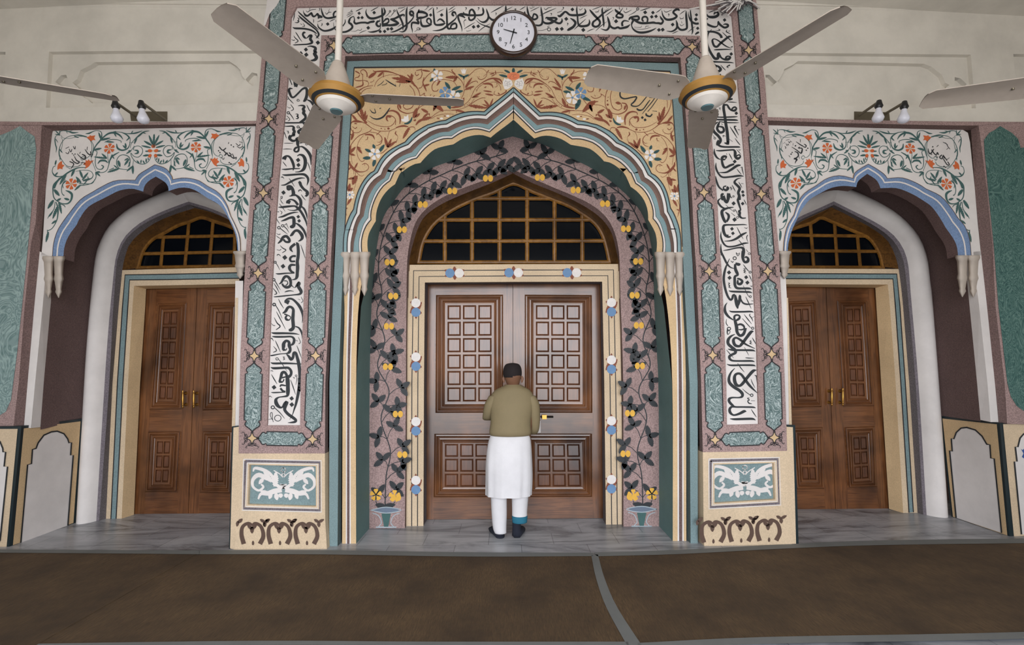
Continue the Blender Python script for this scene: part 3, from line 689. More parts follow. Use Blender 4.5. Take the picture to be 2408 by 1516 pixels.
def panel(mb, outer, grid, nx, ny, Y, vis=None):
    for (t0, d0), (t1, d1) in zip(PROF, PROF[1:]):
        ring(mb, qmix(outer, grid, t0), d0, qmix(outer, grid, t1), d1, Y, K['door'], K['door_h'])
    bu, bv = .06/nx*2.2, .06/ny*2.2
    for i in range(nx):
        for j in range(ny):
            c0 = qsub(grid, i/nx, (i+1)/nx, j/ny, (j+1)/ny)
            c1 = qsub(c0, .07, .93, .07, .93); c2 = qsub(c0, .1, .9, .1, .9); c3 = qsub(c0, .17, .83, .17, .83)
            ring(mb, c0, -.006, c1, -.006, Y, K['door'], K['door_h']); ring(mb, c1, -.006, c2, .012, Y, K['door'], K['door_h'])
            ring(mb, c2, .012, c3, .002, Y, K['coffer'], K['coffer'])
            mb.face([PX(x, y, Y, .002) for x, y in c3], K['coffer'])
def leaf(door, corners, upper, lower, Y, label=None, nup=(3, 6), nlo=(3, 3)):
    g = MB(); TL, TR, BR, BL = corners
    # stiles and rails: flat front with two openings for the panels
    g.ngon([[PX(x, y, Y) for x, y in corners], [PX(x, y, Y) for x, y in upper[0]], [PX(x, y, Y) for x, y in lower[0]]], K['door_h'])
    g.slab([corners], Y, .05, K['door'], cap=False)
    for q in (upper[0], lower[0]): pass
    # upright stiles with their own grain
    for u in (0, 1):
        a = (TL, BL) if u == 0 else (TR, BR)
        b0 = (upper[0][0], lower[0][3]) if u == 0 else (upper[0][1], lower[0][2])
        i0 = (b0[0][0]+(a[0][0]-b0[0][0])*.06, a[0][1]); i1 = (b0[1][0]+(a[1][0]-b0[1][0])*.06, a[1][1])
        g.face([PX(*p, Y, -.0015) for p in (a[0], i0, i1, a[1])], K['door'])
    lf = g.build('door_leaf', door)
    p = MB(); panel(p, upper[0], upper[1], nup[0], nup[1], Y); p.build('upper_panel', lf)
    p = MB(); panel(p, lower[0], lower[1], nlo[0], nlo[1], Y); p.build('lower_panel', lf)
    return lf
def pull(lf, px, y0, y1, Y):
    g = MB(); a, b_ = PX(px, y0, Y), PX(px, y1, Y); L = (a-b_).length; f = Vector((0, -.055, 0))
    for q in (a+(b_-a)*.14, b_+(a-b_)*.14):
        g.lathe(q, [(0, 0), (.02, 0), (.02, .006), (.009, .01), (.008, .05), (.013, .053), (.013, .062), (0, .066)], K['brass'], 12, 'Y')
    ax = a-b_; ax.normalize()
    for k in range(1):
        P = [a+f+ax*.012, a+f, a+f+(b_-a)*.1, a+f+(b_-a)*.2, a+f+(b_-a)*.5, a+f+(b_-a)*.8, a+f+(b_-a)*.9, b_+f, b_+f-ax*.012]
        g.tube(P, [.004, .011, .007, .011, .015, .011, .007, .011, .004], K['brass'], 10)
    return g.build('door_handle', lf)
def mx(q, c=1206.0): return [(2*c-x, y) for x, y in (q[1], q[0], q[3], q[2])]
# central door
door_1 = struct(door_frame_mb.build('door_1'), 'tall double door of coffered varnished wood under the central arch', 'door')
DFRAME = door_1
uL = [(1025.3, 693.4), (1183, 692.5), (1183, 970), (1024, 970.5)]; gL = [(1050, 715), (1158.5, 714.5), (1158.5, 946), (1049.5, 946.5)]
lL = [(1021.5, 1019.5), (1180.5, 1019.5), (1181, 1168.5), (1020, 1169)]; gl = [(1044, 1041), (1151, 1041), (1152.5, 1146), (1043.5, 1146)]
uR = mx(uL, 1208.5); gR = mx(gL, 1208); lR = [(1233.5, 1019), (1392, 1019), (1392.5, 1168), (1233, 1168.5)]; gr = [(1261.3, 1041.5), (1365, 1041.5), (1369, 1145.5), (1261.5, 1146)]
l1 = leaf(door_1, [(1004, 666), (1205.5, 666), (1206.2, 1219.5), (1001, 1221)], (uL, gL), (lL, gl), YD)
l2 = leaf(door_1, [(1206.6, 666), (1413, 666), (1420, 1218), (1207.2, 1219.5)], (uR, gR), (lR, gr), YD)
g = MB(); g.face([PX(x, y, YD, .03) for x, y in ((995, 655), (1422, 655), (1428, 1232), (990, 1234))], K['black']); g.build('threshold_shadow_gap', door_1)
# side doors
DOORS = dict(
 left=([((341, 672), (463.3, 670), (442.3, 1207), (313, 1209)), ((464.5, 670), (585, 668), (575, 1206), (443.6, 1207))],
  [(((371, 713.4), (439, 711), (427, 962.7), (351, 962.7)), ((384.3, 731), (418.7, 730), (406.8, 941), (373.6, 940))), (((490, 712), (558.8, 711), (549, 963), (475.7, 965)), ((507.7, 730), (542.6, 730), (533.9, 941), (499.4, 941)))],
  [(((347.6, 1015), (423.3, 1013.6), (415, 1155.6), (340, 1157)), ((369, 1035), (401.7, 1035), (396, 1135), (363.8, 1135))), (((476, 1013.6), (546, 1013), (541, 1160), (469, 1158)), ((496.4, 1035), (530, 1035), (526, 1135), (492.3, 1135)))],
  [(437.5, 919, 956), (463, 919, 956)]),
 right=([((1826, 668), (1941.3, 668), (1964.3, 1197.5), (1845, 1199)), ((1942.6, 668), (2060, 669), (2093, 1195), (1965.8, 1197.5))],
  [(((1850.7, 708.7), (1918, 706), (1932.6, 956.8), (1862.5, 958)), ((1867.3, 724), (1901.7, 723), (1913.6, 934), (1879, 935.4))), (((1968, 706), (2039.4, 706.3), (2056, 954.4), (1983.6, 955.6)), ((1989.6, 724), (2022.8, 723), (2034.7, 934), (2000, 933)))],
  [(((1862, 1006), (1935, 1004), (1939, 1149), (1874, 1150)), ((1881, 1025.8), (1915, 1025.8), (1920.3, 1130), (1886.5, 1130))), (((1988, 1004), (2057, 1001.4), (2063.6, 1144.8), (1997.4, 1146)), ((2005.5, 1025.8), (2038, 1024.4), (2043.4, 1126), (2009.5, 1128.6)))],
  [(1948.7, 914, 951), (1974.4, 914, 951)]))
for idx, key in ((2, 'left'), (3, 'right')):
    cs, ups, los, hs = DOORS[key]
    d_ = struct(niche_mb[key]['door_frame'].build('door_%d' % idx), 'narrower double door of varnished wood inside the %s niche, with brass pulls' % key, 'door')
    for k in (0, 1):
        lf = leaf(d_, list(cs[k]), [list(q) for q in ups[k]], [list(q) for q in los[k]], YND, None, (2, 6), (2, 3))
        pull(lf, *hs[k], YND)
    g = MB(); g.face([PX(x, y, YND, .03) for x, y in ((cs[0][0][0]-8, 655), (cs[1][1][0]+8, 655), (cs[1][2][0]+10, 1215), (cs[0][3][0]-10, 1217))], K['black']); g.build('threshold_shadow_gap', d_)
# fanlights
def bar(mb, p, q, w, Y, m, depth=.05, dy=0):
    dx, dy_ = q[0]-p[0], q[1]-p[1]; l = math.hypot(dx, dy_); nx, ny = -dy_/l*w/2, dx/l*w/2; k = .28
    o_ = [(p[0]+nx, p[1]+ny), (q[0]+nx, q[1]+ny), (q[0]-nx, q[1]-ny), (p[0]-nx, p[1]-ny)]
    i_ = [(p[0]+nx*k, p[1]+ny*k), (q[0]+nx*k, q[1]+ny*k), (q[0]-nx*k, q[1]-ny*k), (p[0]-nx*k, p[1]-ny*k)]
    A = [PX(x, y, Y, dy+depth) for x, y in o_]; B = [PX(x, y, Y, dy+.012) for x, y in o_]; C = [PX(x, y, Y, dy) for x, y in i_]
    mb.grid([A, B], m, False, cu=True); mb.grid([B, C], m, False, cu=True); mb.face(C, m)
def inset(P, d):
    out = []
    for i, p in enumerate(P):
        a, b_ = P[max(i-1, 0)], P[min(i+1, len(P)-1)]; l = math.hypot(b_[0]-a[0], b_[1]-a[1]) or 1
        out.append((p[0]-(b_[1]-a[1])/l*d, p[1]+(b_[0]-a[0])/l*d))
    return out
def fanlight(name, outline, verts, hors, Y, ybot, label, bw, soffit):
    g = MB(); P = cr(outline, 5)
    for d0, y0, d1, y1 in ((-1, .0, 0, -.006), (0, -.006, 4, -.006), (4, -.006, 7.5, .012), (7.5, .012, 7.6, .05)):
        g.grid([[PX(x, y, Y, y0) for x, y in inset(P, d0)], [PX(x, y, Y, y1) for x, y in inset(P, d1)]], K['frame'], False)
    for x0, y0, x1, y1 in verts: bar(g, (x0, y0), (x1, y1), bw, Y, K['frame'])
    for x0, y0, x1, y1 in hors: bar(g, (x0, y0), (x1, y1), bw*.95, Y, K['frame'], dy=-.004)
    w = struct(g.build(name), label, 'window')
    g = MB(); g.ngon([[PX(x, y, Y, .03) for x, y in P]], K['glass']); g.build('glass', w)
    if soffit: soffit.build('plank_soffit', w)
    return w
OUT1 = FOL_[:-1][::-1]+FOR_[1:-1]
fs = MB()
for B, C in ((WIR, FOR_), (WIL, FOL_)):
    a = [p for p in sm(B) if p[1] < 640]; b_ = sm(C)
    fs.loft([PX(x, y, YV, .05) for x, y in a], [PX(x, y, YW) for x, y in b_], K['soffit'], 40)
vr = [(1239.6, 618, 1239.6, 440), (1304, 618, 1304, 468), (1369.4, 618, 1369.4, 502), (1174.6, 618, 1174.6, 441), (1110, 618, 1110, 468), (1046, 618, 1046, 502)]
hz = [(1054, 466.5, 1304, 466.5), (1003, 517, 1400, 516.5), (986, 567, 1428, 566), (975, 616.5, 1442, 616)]
fanlight('window_1', OUT1, vr, hz, YW, 620, 'wide arched fanlight over the central double door', 9.5, fs)
for idx, key in ((2, 'left'), (3, 'right')):
    D = NICHE[key]; wn = pts(D['win'])
    if key == 'left': hs = [(331, 596.5, 580, 591.5), (362, 557.8, 574, 553.5), (318, 629, 590, 624.5)]
    else: hs = [(1828, 589, 2072, 591), (1840, 552.5, 2046, 555), (1814, 627.5, 2081, 628.5)]
    fanlight('window_%d' % idx, wn, D['vm'], hs, YNW, 628, 'narrow arched fanlight over the %s side door' % key, 8, niche_mb[key]['soffit'])
# ------------------------------------------------------------------ painted lettering, traced stroke by stroke
def brush(mb, data, Y, dy, mats, default=None, tf=None):
    """data lines: '@x0 y0 s' picks the tracing frame; 'x,y,w ...' is a brush stroke; 'd x,y,r' a lozenge dot;
    'o x,y,r,w' a ring; 'p x,y ...' a filled outline; 'P ...' a smooth filled outline; 'm name' a paint; 'e x,y,rx,ry,deg' an oval"""
    z = ZM(0, 0, 1); s = 1.0; m = default; k = 0
    tf = tf or (lambda x, y: (x, y))
    for ln in data.strip().splitlines():
        for q in ln.split(';'):
            q = q.strip()
            if not q: continue
            if q[0] == '@':
                x0, y0, s = (float(v) for v in q[1:].split()); z = ZM(x0, y0, s); continue
            if q[0] == 'm': m = mats[q[2:].strip()]; continue
            k += 1; d = dy-(k % 7)*.00006
            if q[0] in 'dopPelf':
                c = q[0]; v = [[float(a) for a in t.split(',')] for t in q[1:].split()]
                if c == 'd':
                    for x, y, r in v: mb.poly([tf(*z(x+r*math.cos(a+.12), y+r*math.sin(a+.12))) for a in (0, math.pi/2, math.pi, 1.5*math.pi)], Y, m, d)
                elif c == 'o':
                    for x, y, r, w in v:
                        P = [(*tf(*z(x+r*math.cos(a*.5236), y+r*.9*math.sin(a*.5236))), w/s) for a in range(13)]
                        mb.ribbon(P, Y, m, d, 2)
                elif c == 'l':
                    for x0, y0, x1, y1, w in v: mb.poly([tf(*z(*p)) for p in leaf_px(x0, y0, x1, y1, w)], Y, m, d)
                elif c == 'f':
                    for x, y, r, n_, g in v:
                        for i in range(int(n_)):
                            a = math.radians(g)+i*2*math.pi/n_; h = math.pi/n_*.93; P = []
                            for rr, aa in ((.16, -.3), (.5, -.9), (.8, -1), (.96, -.62), (.93, 0), (.96, .62), (.8, 1), (.5, .9), (.16, .3)):
                                P.append(tf(*z(x+r*rr*math.cos(a+aa*h*.8), y+r*rr*math.sin(a+aa*h*.8))))
                            mb.poly(P, Y, m, d)
                elif c == 'e':
                    for x, y, rx, ry, g in v:
                        g = math.radians(g); P = []
                        for i in range(14):
                            a = i*2*math.pi/14; u, w = rx*math.cos(a), ry*math.sin(a)
                            P.append(tf(*z(x+u*math.cos(g)-w*math.sin(g), y+u*math.sin(g)+w*math.cos(g))))
                        mb.poly(P, Y, m, d)
                else:
                    P = [(a[0], a[1]) for a in v]
                    if c == 'P': P = cr(P, 4, True)
                    mb.poly([tf(*z(*p)) for p in P], Y, m, d)
                continue
            P = [[float(a) for a in t.split(',')] for t in q.split()]
            mb.ribbon([(*tf(*z(p[0], p[1])), p[2]/s) for p in P], Y, m, d, 4)
def leaf_px(x0, y0, x1, y1, w, n=7):
    """pointed leaf with a saw-toothed edge, from its base to its tip"""
    dx, dy = x1-x0, y1-y0; l = math.hypot(dx, dy) or 1; nx, ny = -dy/l, dx/l; A, B = [], []
    for i in range(n+1):
        t = i/n; r = math.sin(math.pi*min(1, t*.86+.14))**.8*w*.62 if i < n else 0
        A.append((x0+dx*t+nx*r, y0+dy*t+ny*r)); B.append((x0+dx*t-nx*r, y0+dy*t-ny*r))
        if i < n-1:
            t2 = t-.03; q = r*.66
            A.append((x0+dx*(t2+.55/n)+nx*q, y0+dy*(t2+.55/n)+ny*q)); B.append((x0+dx*(t2+.55/n)-nx*q, y0+dy*(t2+.55/n)-ny*q))
    return A+B[::-1]
CALLI = '''
@600 0 12.04
1210,320,14 1290,400,40 1500,590,44 1700,760,36 1800,850,10;1225,430,14 1300,510,50 1500,670,46 1700,820,44 1770,900,50 1800,980,55 1760,1050,40 1715,1080,10
1060,770,10 1130,800,50 1300,805,55 1450,820,52 1600,860,50 1700,920,36 1740,965,16;1120,350,10 1105,460,24 1080,590,10
1190,505,8 1235,520,26 1225,575,24 1195,590,16 1240,600,26 1200,640,28 1120,635,10;1270,660,5 1310,690,14 1330,685,16;1355,650,8 1400,735,20 1330,750,12
1140,905,8 1180,960,26 1260,1090,24 1330,1185,8;1090,1005,8 1130,1070,24 1215,1160,26 1125,1220,14;1025,1110,6 1080,1140,18 1120,1130,24
1430,925,20 1380,920,60 1350,980,55 1400,1060,60 1460,1075,20 1540,1010,60 1600,1010,60 1560,1100,80 1610,1180,70 1590,1220,60 1480,1250,40 1300,1260,34 1130,1270,30 1070,1270,8
d 1775,1205,65;1675,950,8 1720,1000,24 1760,1060,20 1815,1095,8
@660 60 6.2
390,308,8 440,300,20 500,320,38 505,350,44 490,370,36 515,390,40 490,410,44 510,440,50 520,470,50 495,500,40 430,512,18 350,516,14 260,520,10
d 368,350,32 293,405,32 373,425,34;175,320,6 205,370,14 240,420,16 270,465,6;175,435,6 200,465,16 245,515,14
335,580,10 370,570,40 400,580,40;350,565,16 420,552,18 480,570,28 530,620,40 545,670,30 545,715,6;430,600,6 465,640,14 490,675,6
115,745,6 135,790,14 165,865,12;190,770,30 210,830,50 215,868,50
@640 190 6.2
265,0,10 285,60,6;315,0,20 335,40,40 345,85,46;345,85,40 375,40,20 390,25,10
300,115,8 260,112,28 245,140,36 262,195,36 285,235,30 320,235,26 380,180,26 440,120,28 485,105,34 505,130,40 505,200,42 490,260,44 470,290,36 450,298,10
510,275,14 560,300,28 600,350,38 617,400,26 612,475,6;590,135,20 612,200,26 615,270,5
o 222,250,18,10;240,258,12 280,300,12 312,332,5;400,295,6 370,295,10 362,280,10 378,268,10 405,290,5
215,375,4 250,395,8 268,390,10;270,345,8 312,410,12 275,435,8;505,350,6 530,405,14 565,470,6;o 235,465,18,12;255,475,12 290,520,12 318,570,5
378,365,8 420,358,18 460,365,30 470,385,34 450,410,40 465,440,44 455,470,44 480,500,40 485,540,36 460,570,40 420,595,30 395,600,10
340,485,6 370,485,14 375,505,20 360,515,16 380,530,20 370,550,16 345,548,8;180,553,4 210,560,8 222,550,8;215,510,8 258,560,10 232,585,8;535,545,4 560,545,8;570,505,7 605,545,9 565,575,8
180,610,8 220,612,22 400,610,20 560,602,22 600,605,8;430,600,10 470,630,34 480,660,40 450,695,40 400,720,36 380,745,36 420,780,36 470,820,40 490,868,40
165,662,6 230,662,16 290,660,22 315,680,36 310,710,40 325,740,40 310,770,44 320,790,36 285,800,30 255,830,40 260,860,40
o 378,672,17,11;395,680,12 440,715,12 492,762,5;210,730,6 240,735,8 225,748,7 245,755,8 225,770,6;165,725,6 185,770,12 212,838,5;d 555,672,28 560,735,26;330,868,10 370,850,30 410,845,14
@640 320 6.2
195,0,8 210,30,6;270,-10,40 250,25,40 290,65,36 330,65,30 370,40,20;490,-10,40 490,40,40 450,85,26 400,103,8
340,50,30 380,35,50 372,80,50 375,130,40 395,155,16 400,165,20;395,160,20 345,170,30 322,205,30 345,228,24 380,215,30 390,170,26;395,155,10 440,155,24 500,200,36 550,270,44 568,340,36 565,420,8
175,103,6 240,103,10 305,105,5;158,188,6 220,186,11 290,188,5;o 500,118,14,8;145,330,14 180,320,44 205,330,50;150,315,14 200,290,24 250,300,30 290,360,40 315,440,36 305,500,10
365,290,10 400,270,22 450,285,40 480,340,50 480,420,50 455,485,44 400,517,20 335,522,8;d 378,348,34 383,420,32;155,372,6 185,410,12 212,442,5
140,483,6 200,484,22 300,474,18 405,472,12;515,380,6 535,430,12 560,515,4;145,560,6 200,568,26 300,562,28 400,555,28 470,560,36 515,600,36 525,650,30 505,720,5
130,600,8 150,595,14 175,620,5;130,715,8 190,708,22 260,670,30 340,630,28 420,610,20 480,612,6;245,615,6 280,660,12 325,735,5
385,665,30 405,680,44 420,720,40 460,770,36 510,810,40 515,845,40 490,880,24;215,760,10 225,735,36 270,735,40 300,780,46 310,840,50 310,872,50;385,810,10 390,790,14 415,785,14 435,805,5;d 165,822,34
@630 440 6.2
280,10,30 300,30,40 350,10,40;370,60,50 370,100,50 340,125,20 310,130,8;552,75,40 580,90,40 550,125,16 535,130,6
485,105,6 515,150,12 552,192,4;o 200,145,14,8;175,170,6 210,165,8;180,180,6 200,215,10 225,245,4;165,238,6 210,295,10 255,355,4
390,105,20 440,140,36 475,190,44 480,250,44 465,300,40 430,325,24 380,338,16 330,335,10 285,322,5;265,225,24 300,215,50 325,225,50;270,205,16 330,178,20 390,200,30 440,260,40
150,292,6 210,290,30 300,280,30 390,275,24 430,300,40 470,340,36 520,420,36 555,500,26 567,570,5;490,280,20 530,320,30 560,390,26 572,465,5
130,350,5 150,362,8 160,350,8;175,340,6 205,365,9 190,395,8;150,440,8 220,425,28 300,390,28 380,368,20 445,365,6;d 442,430,28 455,490,28
190,495,8 250,475,30 320,445,34 370,445,44 380,500,50 375,560,50 345,575,50 320,570,20;405,525,14 450,550,30 510,610,36 545,680,30 567,770,5
125,455,6 145,495,10 175,535,4;o 160,590,20,12;180,600,12 230,640,12 290,688,4;o 215,562,18,11;235,570,12 275,610,12 308,662,4;235,545,6 250,550,8 270,530,10 280,560,8 305,605,4
320,712,10 350,690,40 390,640,36 440,635,40 490,690,50 500,740,44 470,775,24 440,788,8;125,675,5 160,690,9 182,680,10
145,820,14 190,780,36 220,730,40 270,715,40 310,760,40 310,795,36 260,795,30 225,760,30;120,705,5 150,730,10 190,755,6
@620 560 6.2
240,105,6 280,145,14 325,172,14 270,213,8;190,165,5 230,175,8 255,160,10;195,255,8 200,240,12 225,238,12 250,265,4
460,80,40 400,130,40 395,165,36 425,200,8;470,62,10 490,80,40 500,120,44 505,200,46 500,280,46 490,340,46 495,420,50 490,500,46 485,560,46 460,595,26 410,605,8;d 308,280,38 282,408,36
470,260,30 420,262,30 385,295,36 400,335,30 460,335,24;465,390,24 400,390,36 375,430,44 400,480,34 445,500,20;o 167,350,16,12;180,362,10 210,410,10 235,463,4
175,513,6 220,520,22 330,510,20 450,508,14;540,95,6 570,180,12 605,290,5
225,668,10 260,640,30 300,570,40 340,555,36 380,590,44 395,650,40 380,700,40 330,715,40 285,690,30 270,660,26;300,620,16 340,625,12 350,660,16 320,690,14
400,660,20 410,690,16 450,720,8 480,690,30 510,650,40 515,660,50 505,700,50 540,760,50 545,790,44 520,815,30 440,825,18 300,840,20 180,852,16 145,853,6
o 148,605,18,14;165,620,12 200,680,12 245,755,4;148,655,6 190,720,13 232,805,4;135,725,6 190,800,16 155,820,8;305,785,6 340,772,18 390,765,14 440,775,5
@620 680 6.2
300,185,14 345,185,60 370,195,60;305,170,14 350,140,26 410,140,30 470,185,36 530,260,44 565,350,36 570,420,20 560,490,4;215,140,6 250,210,14 293,278,5;500,140,4 530,155,8;545,110,6 572,170,9 545,195,8
o 153,222,20,16;175,235,12 220,310,12 270,425,5;275,350,14 320,320,40 350,270,40 390,255,36 430,290,40 430,360,46 425,430,50 430,500,50 430,560,50 400,590,50 365,595,30
300,360,20 330,370,20 390,400,14 375,445,16 335,440,36 320,410,30 340,385,26;185,325,6 240,430,14 318,580,5;152,410,6 195,490,16 240,540,18 180,590,10;108,492,4 140,525,9 168,528,10
460,540,16 510,560,24 545,610,30 560,665,20 562,725,4;110,630,6 160,640,30 300,640,30 440,645,24 520,658,6;120,685,6 170,692,26 300,692,26 400,690,26 440,720,36 440,770,40 415,805,30 380,815,10
105,720,10 120,715,14 145,755,5;460,735,4 495,755,8;505,695,6 535,770,9 510,795,8
@610 780 6.2
335,265,14 350,220,50 355,170,50 390,130,36 430,150,40 435,200,50 450,260,40 430,300,40 390,315,16 300,322,14 180,345,20 160,340,6;345,255,50 385,265,16 400,240,16;230,125,6 265,200,14 308,297,5;205,210,5 250,270,14 200,300,8
545,200,6 580,290,13 612,380,5;395,325,14 430,360,36 460,400,44 490,370,40 500,310,40 530,310,40 550,370,44 570,450,50 585,550,50 590,650,46 590,750,44 585,868,46
165,445,6 210,460,28 400,458,28 600,468,14 612,470,4;165,515,6 210,530,34 340,525,34 420,525,36 460,570,40 455,630,40 400,670,50;235,385,10 250,410,10 280,400,10 262,378,10 240,380,10;285,405,10 340,480,10 405,580,4
340,365,8 365,368,10 350,385,8 370,395,10 345,410,8;160,570,6 185,565,9 200,580,5;175,620,6 215,690,16 257,760,5
285,730,20 310,670,40 330,600,44 370,590,40 400,640,40 410,700,60 415,780,56 415,850,56;330,670,24 400,650,20;490,660,8 510,670,8 500,680,7;o 535,640,14,8;545,655,8 545,700,9 530,775,3;290,720,50 335,730,20 360,690,20
@610 880 6.2
410,100,58 415,180,56 415,260,56 405,310,36 340,325,20 280,335,20 240,370,44 250,430,56 290,475,40 330,480,24 365,430,40 400,405,50 375,470,50 370,520,44 420,580,44 490,630,44 530,665,40 520,690,36 470,700,24 415,705,6
300,180,20 320,155,26 385,165,20;305,200,30 340,240,30 380,250,20;170,262,6 220,265,20 380,258,14;d 213,188,36 470,350,34 472,440,36;140,330,8 155,315,10 185,340,4;455,80,6 490,180,14 527,295,5
585,50,46 582,150,46 565,280,44 535,420,36 510,500,24 480,590,10 440,660,4;o 195,480,24,14;225,490,12 300,560,12 370,645,5
125,660,6 180,650,7 205,690,5;185,655,9 160,600,9 165,560,9 185,560,9 190,620,9 200,695,5;o 268,637,48,10
@1600 0 12.04
770,395,14 760,420,30 800,470,60 900,485,80 1000,470,80 1070,420,70 1060,360,50 1010,345,50 960,380,40 950,420,14;800,360,10 880,325,24 985,290,10;1120,325,10 1170,345,24 1210,390,20 1260,360,20 1370,350,14
1210,700,16 1270,680,40 1340,700,60 1340,750,60 1250,780,60 1150,720,60 1090,660,70 1080,620,60 1100,610,20;1070,640,40 1050,730,30 980,760,50 880,740,60 760,680,60 690,610,60 720,560,60 780,520,30;d 1252,565,52;720,330,8 650,400,24 640,440,16
1070,820,10 1120,845,26 1080,865,20 985,855,6;1320,840,14 1300,890,30 1350,925,24 1430,970,8;1410,860,6 1370,880,14 1385,900,10
670,860,40 720,890,50 830,895,52 950,900,60 1080,950,60 1150,1020,70 1165,1075,70;890,830,10 800,930,40 755,1050,60 745,1180,66 770,1300,70 830,1440,70
1440,1030,20 1370,1040,60 1250,1130,66 1130,1230,66 1040,1320,60 960,1300,60 915,1200,60 910,1130,50 960,1100,30 1060,1140,36 1170,1220,40 1300,1310,34 1450,1370,8
1190,910,10 1300,1020,26 1400,1120,26 1470,1200,8;1420,1325,8 1460,1330,28 1475,1305,14;950,1410,16 1050,1405,40 1300,1395,34 1460,1405,8;d 455,420,50 440,545,60 490,800,50;420,975,30 480,930,60 530,910,40
290,275,10 285,340,36 310,550,50 340,800,50 345,900,40 320,980,8;225,330,8 235,440,26 280,560,50 360,640,60 450,670,60 520,660,60;205,915,8 310,830,20 420,745,8
@1640 60 6.2
180,370,36 215,430,36 255,480,40 300,475,40 300,430,40 310,405,40;290,400,10 310,410,44 330,415,20;320,430,40 350,470,24 400,495,30 450,490,40 480,465,30 460,448,20 425,455,26 410,485,26;d 493,415,28;135,400,6 170,450,14 208,502,5
530,545,6 470,537,18 300,530,22 225,530,30 225,560,40 260,600,50 240,640,40 240,665,30 300,670,34 340,640,40 310,600,30 260,580,20;340,575,6 370,610,12 410,650,8;475,575,20 430,600,14 455,615,8;150,530,10 165,620,14 210,710,24 255,750,8;345,715,24 315,730,40 330,750,30
@1660 200 6.2
345,50,20 375,65,14;d 380,110,28;300,130,30 310,180,40 340,205,40 390,200,20;230,190,8 260,220,36 250,255,40 190,262,12;315,245,6 380,248,14 450,253,5
295,285,10 265,290,34 258,340,40 275,450,40 290,560,44 310,680,44 320,800,44 320,868,36;270,290,24 310,290,24 335,330,30 370,365,24 420,370,36 445,340,24 420,320,24 385,340,24 380,365,20;d 443,410,28
180,465,16 240,468,20 400,463,20 462,460,8;110,500,20 250,505,26 420,508,26 470,515,8;190,530,10 300,545,16 420,548,14 485,548,5;170,350,10 180,385,14 165,400,30 170,430,36 155,450,30 185,470,20
200,535,16 180,580,36 165,640,36 210,690,36 260,670,36 250,620,30 210,605,24 175,610,10;225,560,8 245,580,5;185,330,6 215,335,8 195,345,6 215,362,8;180,535,10 130,570,30 100,620,40 120,680,40 180,740,40 215,800,40 190,850,40 150,868,30
350,605,6 400,680,16 457,770,6;445,600,10 415,605,20 440,660,18 478,730,6;500,655,5 465,645,8;o 130,775,14,8;105,730,5 125,760,8;290,745,5 250,735,12 255,760,6;425,775,6 460,825,12 495,868,10;340,785,5 390,825,5;270,845,6 310,868,6
@1670 330 6.2
130,0,40 105,40,36 140,80,30 220,95,26 400,95,24 440,100,6;260,0,40 255,40,36 205,35,8;380,0,8 440,70,6
85,148,8 150,150,22 280,140,22 345,140,26 365,180,44 365,230,40 400,265,40 440,240,24 425,210,20 385,225,20;385,130,6 420,170,10 450,205,4;415,125,5 430,145,8 448,130,5;60,120,8 65,190,28 100,250,26 150,280,8;235,190,6 245,205,10
225,265,20 235,235,26 195,235,36 170,260,34 200,280,24 225,270,14;165,260,30 180,340,36 200,385,36 230,395,30 290,365,34 350,345,26;275,190,6 300,235,14 325,285,5;d 358,308,30
445,360,16 390,370,36 300,430,34 230,465,24 130,468,8;85,325,6 85,400,28 120,480,26 180,535,26 300,530,26 420,515,30 490,522,8;390,415,6 420,455,12 455,495,5;465,385,12 470,430,14 490,505,5;440,395,5 465,388,8
455,545,6 390,565,20 355,610,34 400,660,36 430,700,40 410,760,40 425,810,40 430,868,36;415,605,5 440,645,12 465,690,5;450,625,6 488,632,5;80,520,8 95,600,28 130,680,26 190,730,20
240,680,40 265,700,30 230,725,36 195,705,24 200,675,20 235,665,20;285,685,8 310,680,8 295,700,8 320,700,8 300,725,9;320,650,6 345,700,13 370,745,5;d 475,750,26 482,800,26
270,770,50 265,830,50 260,868,40;200,780,20 170,790,36 170,850,30 190,868,20;o 340,815,12,8;295,790,5 300,830,10 320,840,6
@1680 460 6.2
130,0,40 150,60,44 180,95,40 200,50,40 215,0,40;95,35,10 60,65,24 55,100,30 100,160,28 160,190,20;280,168,10 220,175,24 150,195,34 110,230,44 120,300,44 150,370,40 170,395,14;175,380,30 205,330,34 205,280,36 160,240,14
d 280,112,32 294,348,34 412,115,28;360,50,34 340,60,34 360,130,30 385,210,20;365,0,44 345,60,34;385,210,20 360,225,34 370,250,40 365,290,40 400,325,24 460,325,14;430,55,6 450,95,12 470,135,5;230,10,8 260,25,5
165,130,5 210,175,8 260,215,6;o 285,218,14,8;300,195,6 325,235,10 345,285,4;245,250,4 300,295,8;o 335,318,15,8
475,425,6 420,420,16 300,425,20 180,425,26 135,440,36 130,500,44 155,570,40 200,600,30 240,595,16;170,575,20 205,580,26;d 256,482,28 270,548,28;330,460,6 370,540,14 420,630,5;435,465,5 470,475,9 480,460,5
470,535,16 400,570,34 320,625,34 240,655,22 145,663,7;98,520,6 95,600,24 130,690,28 190,740,24 300,735,24 430,695,26 497,690,8;355,645,6 400,700,12 435,748,4;485,572,12 470,610,12 490,680,4;95,700,6 95,780,24 110,868,30
130,798,8 200,788,18 300,765,20 380,755,26 420,770,40 425,820,46 415,868,50;o 508,845,16,8;460,780,5 490,820,8;315,825,6 340,850,8 370,830,6
@1685 590 6.2
390,0,50 385,60,50 385,110,40 410,160,36 455,150,44 460,110,36 430,85,24 410,100,16;60,0,30 100,80,30 150,180,30 200,235,20 255,255,8;o 265,105,24,12;285,30,8 310,70,10 340,35,7;205,140,5 235,165,12 245,145,6
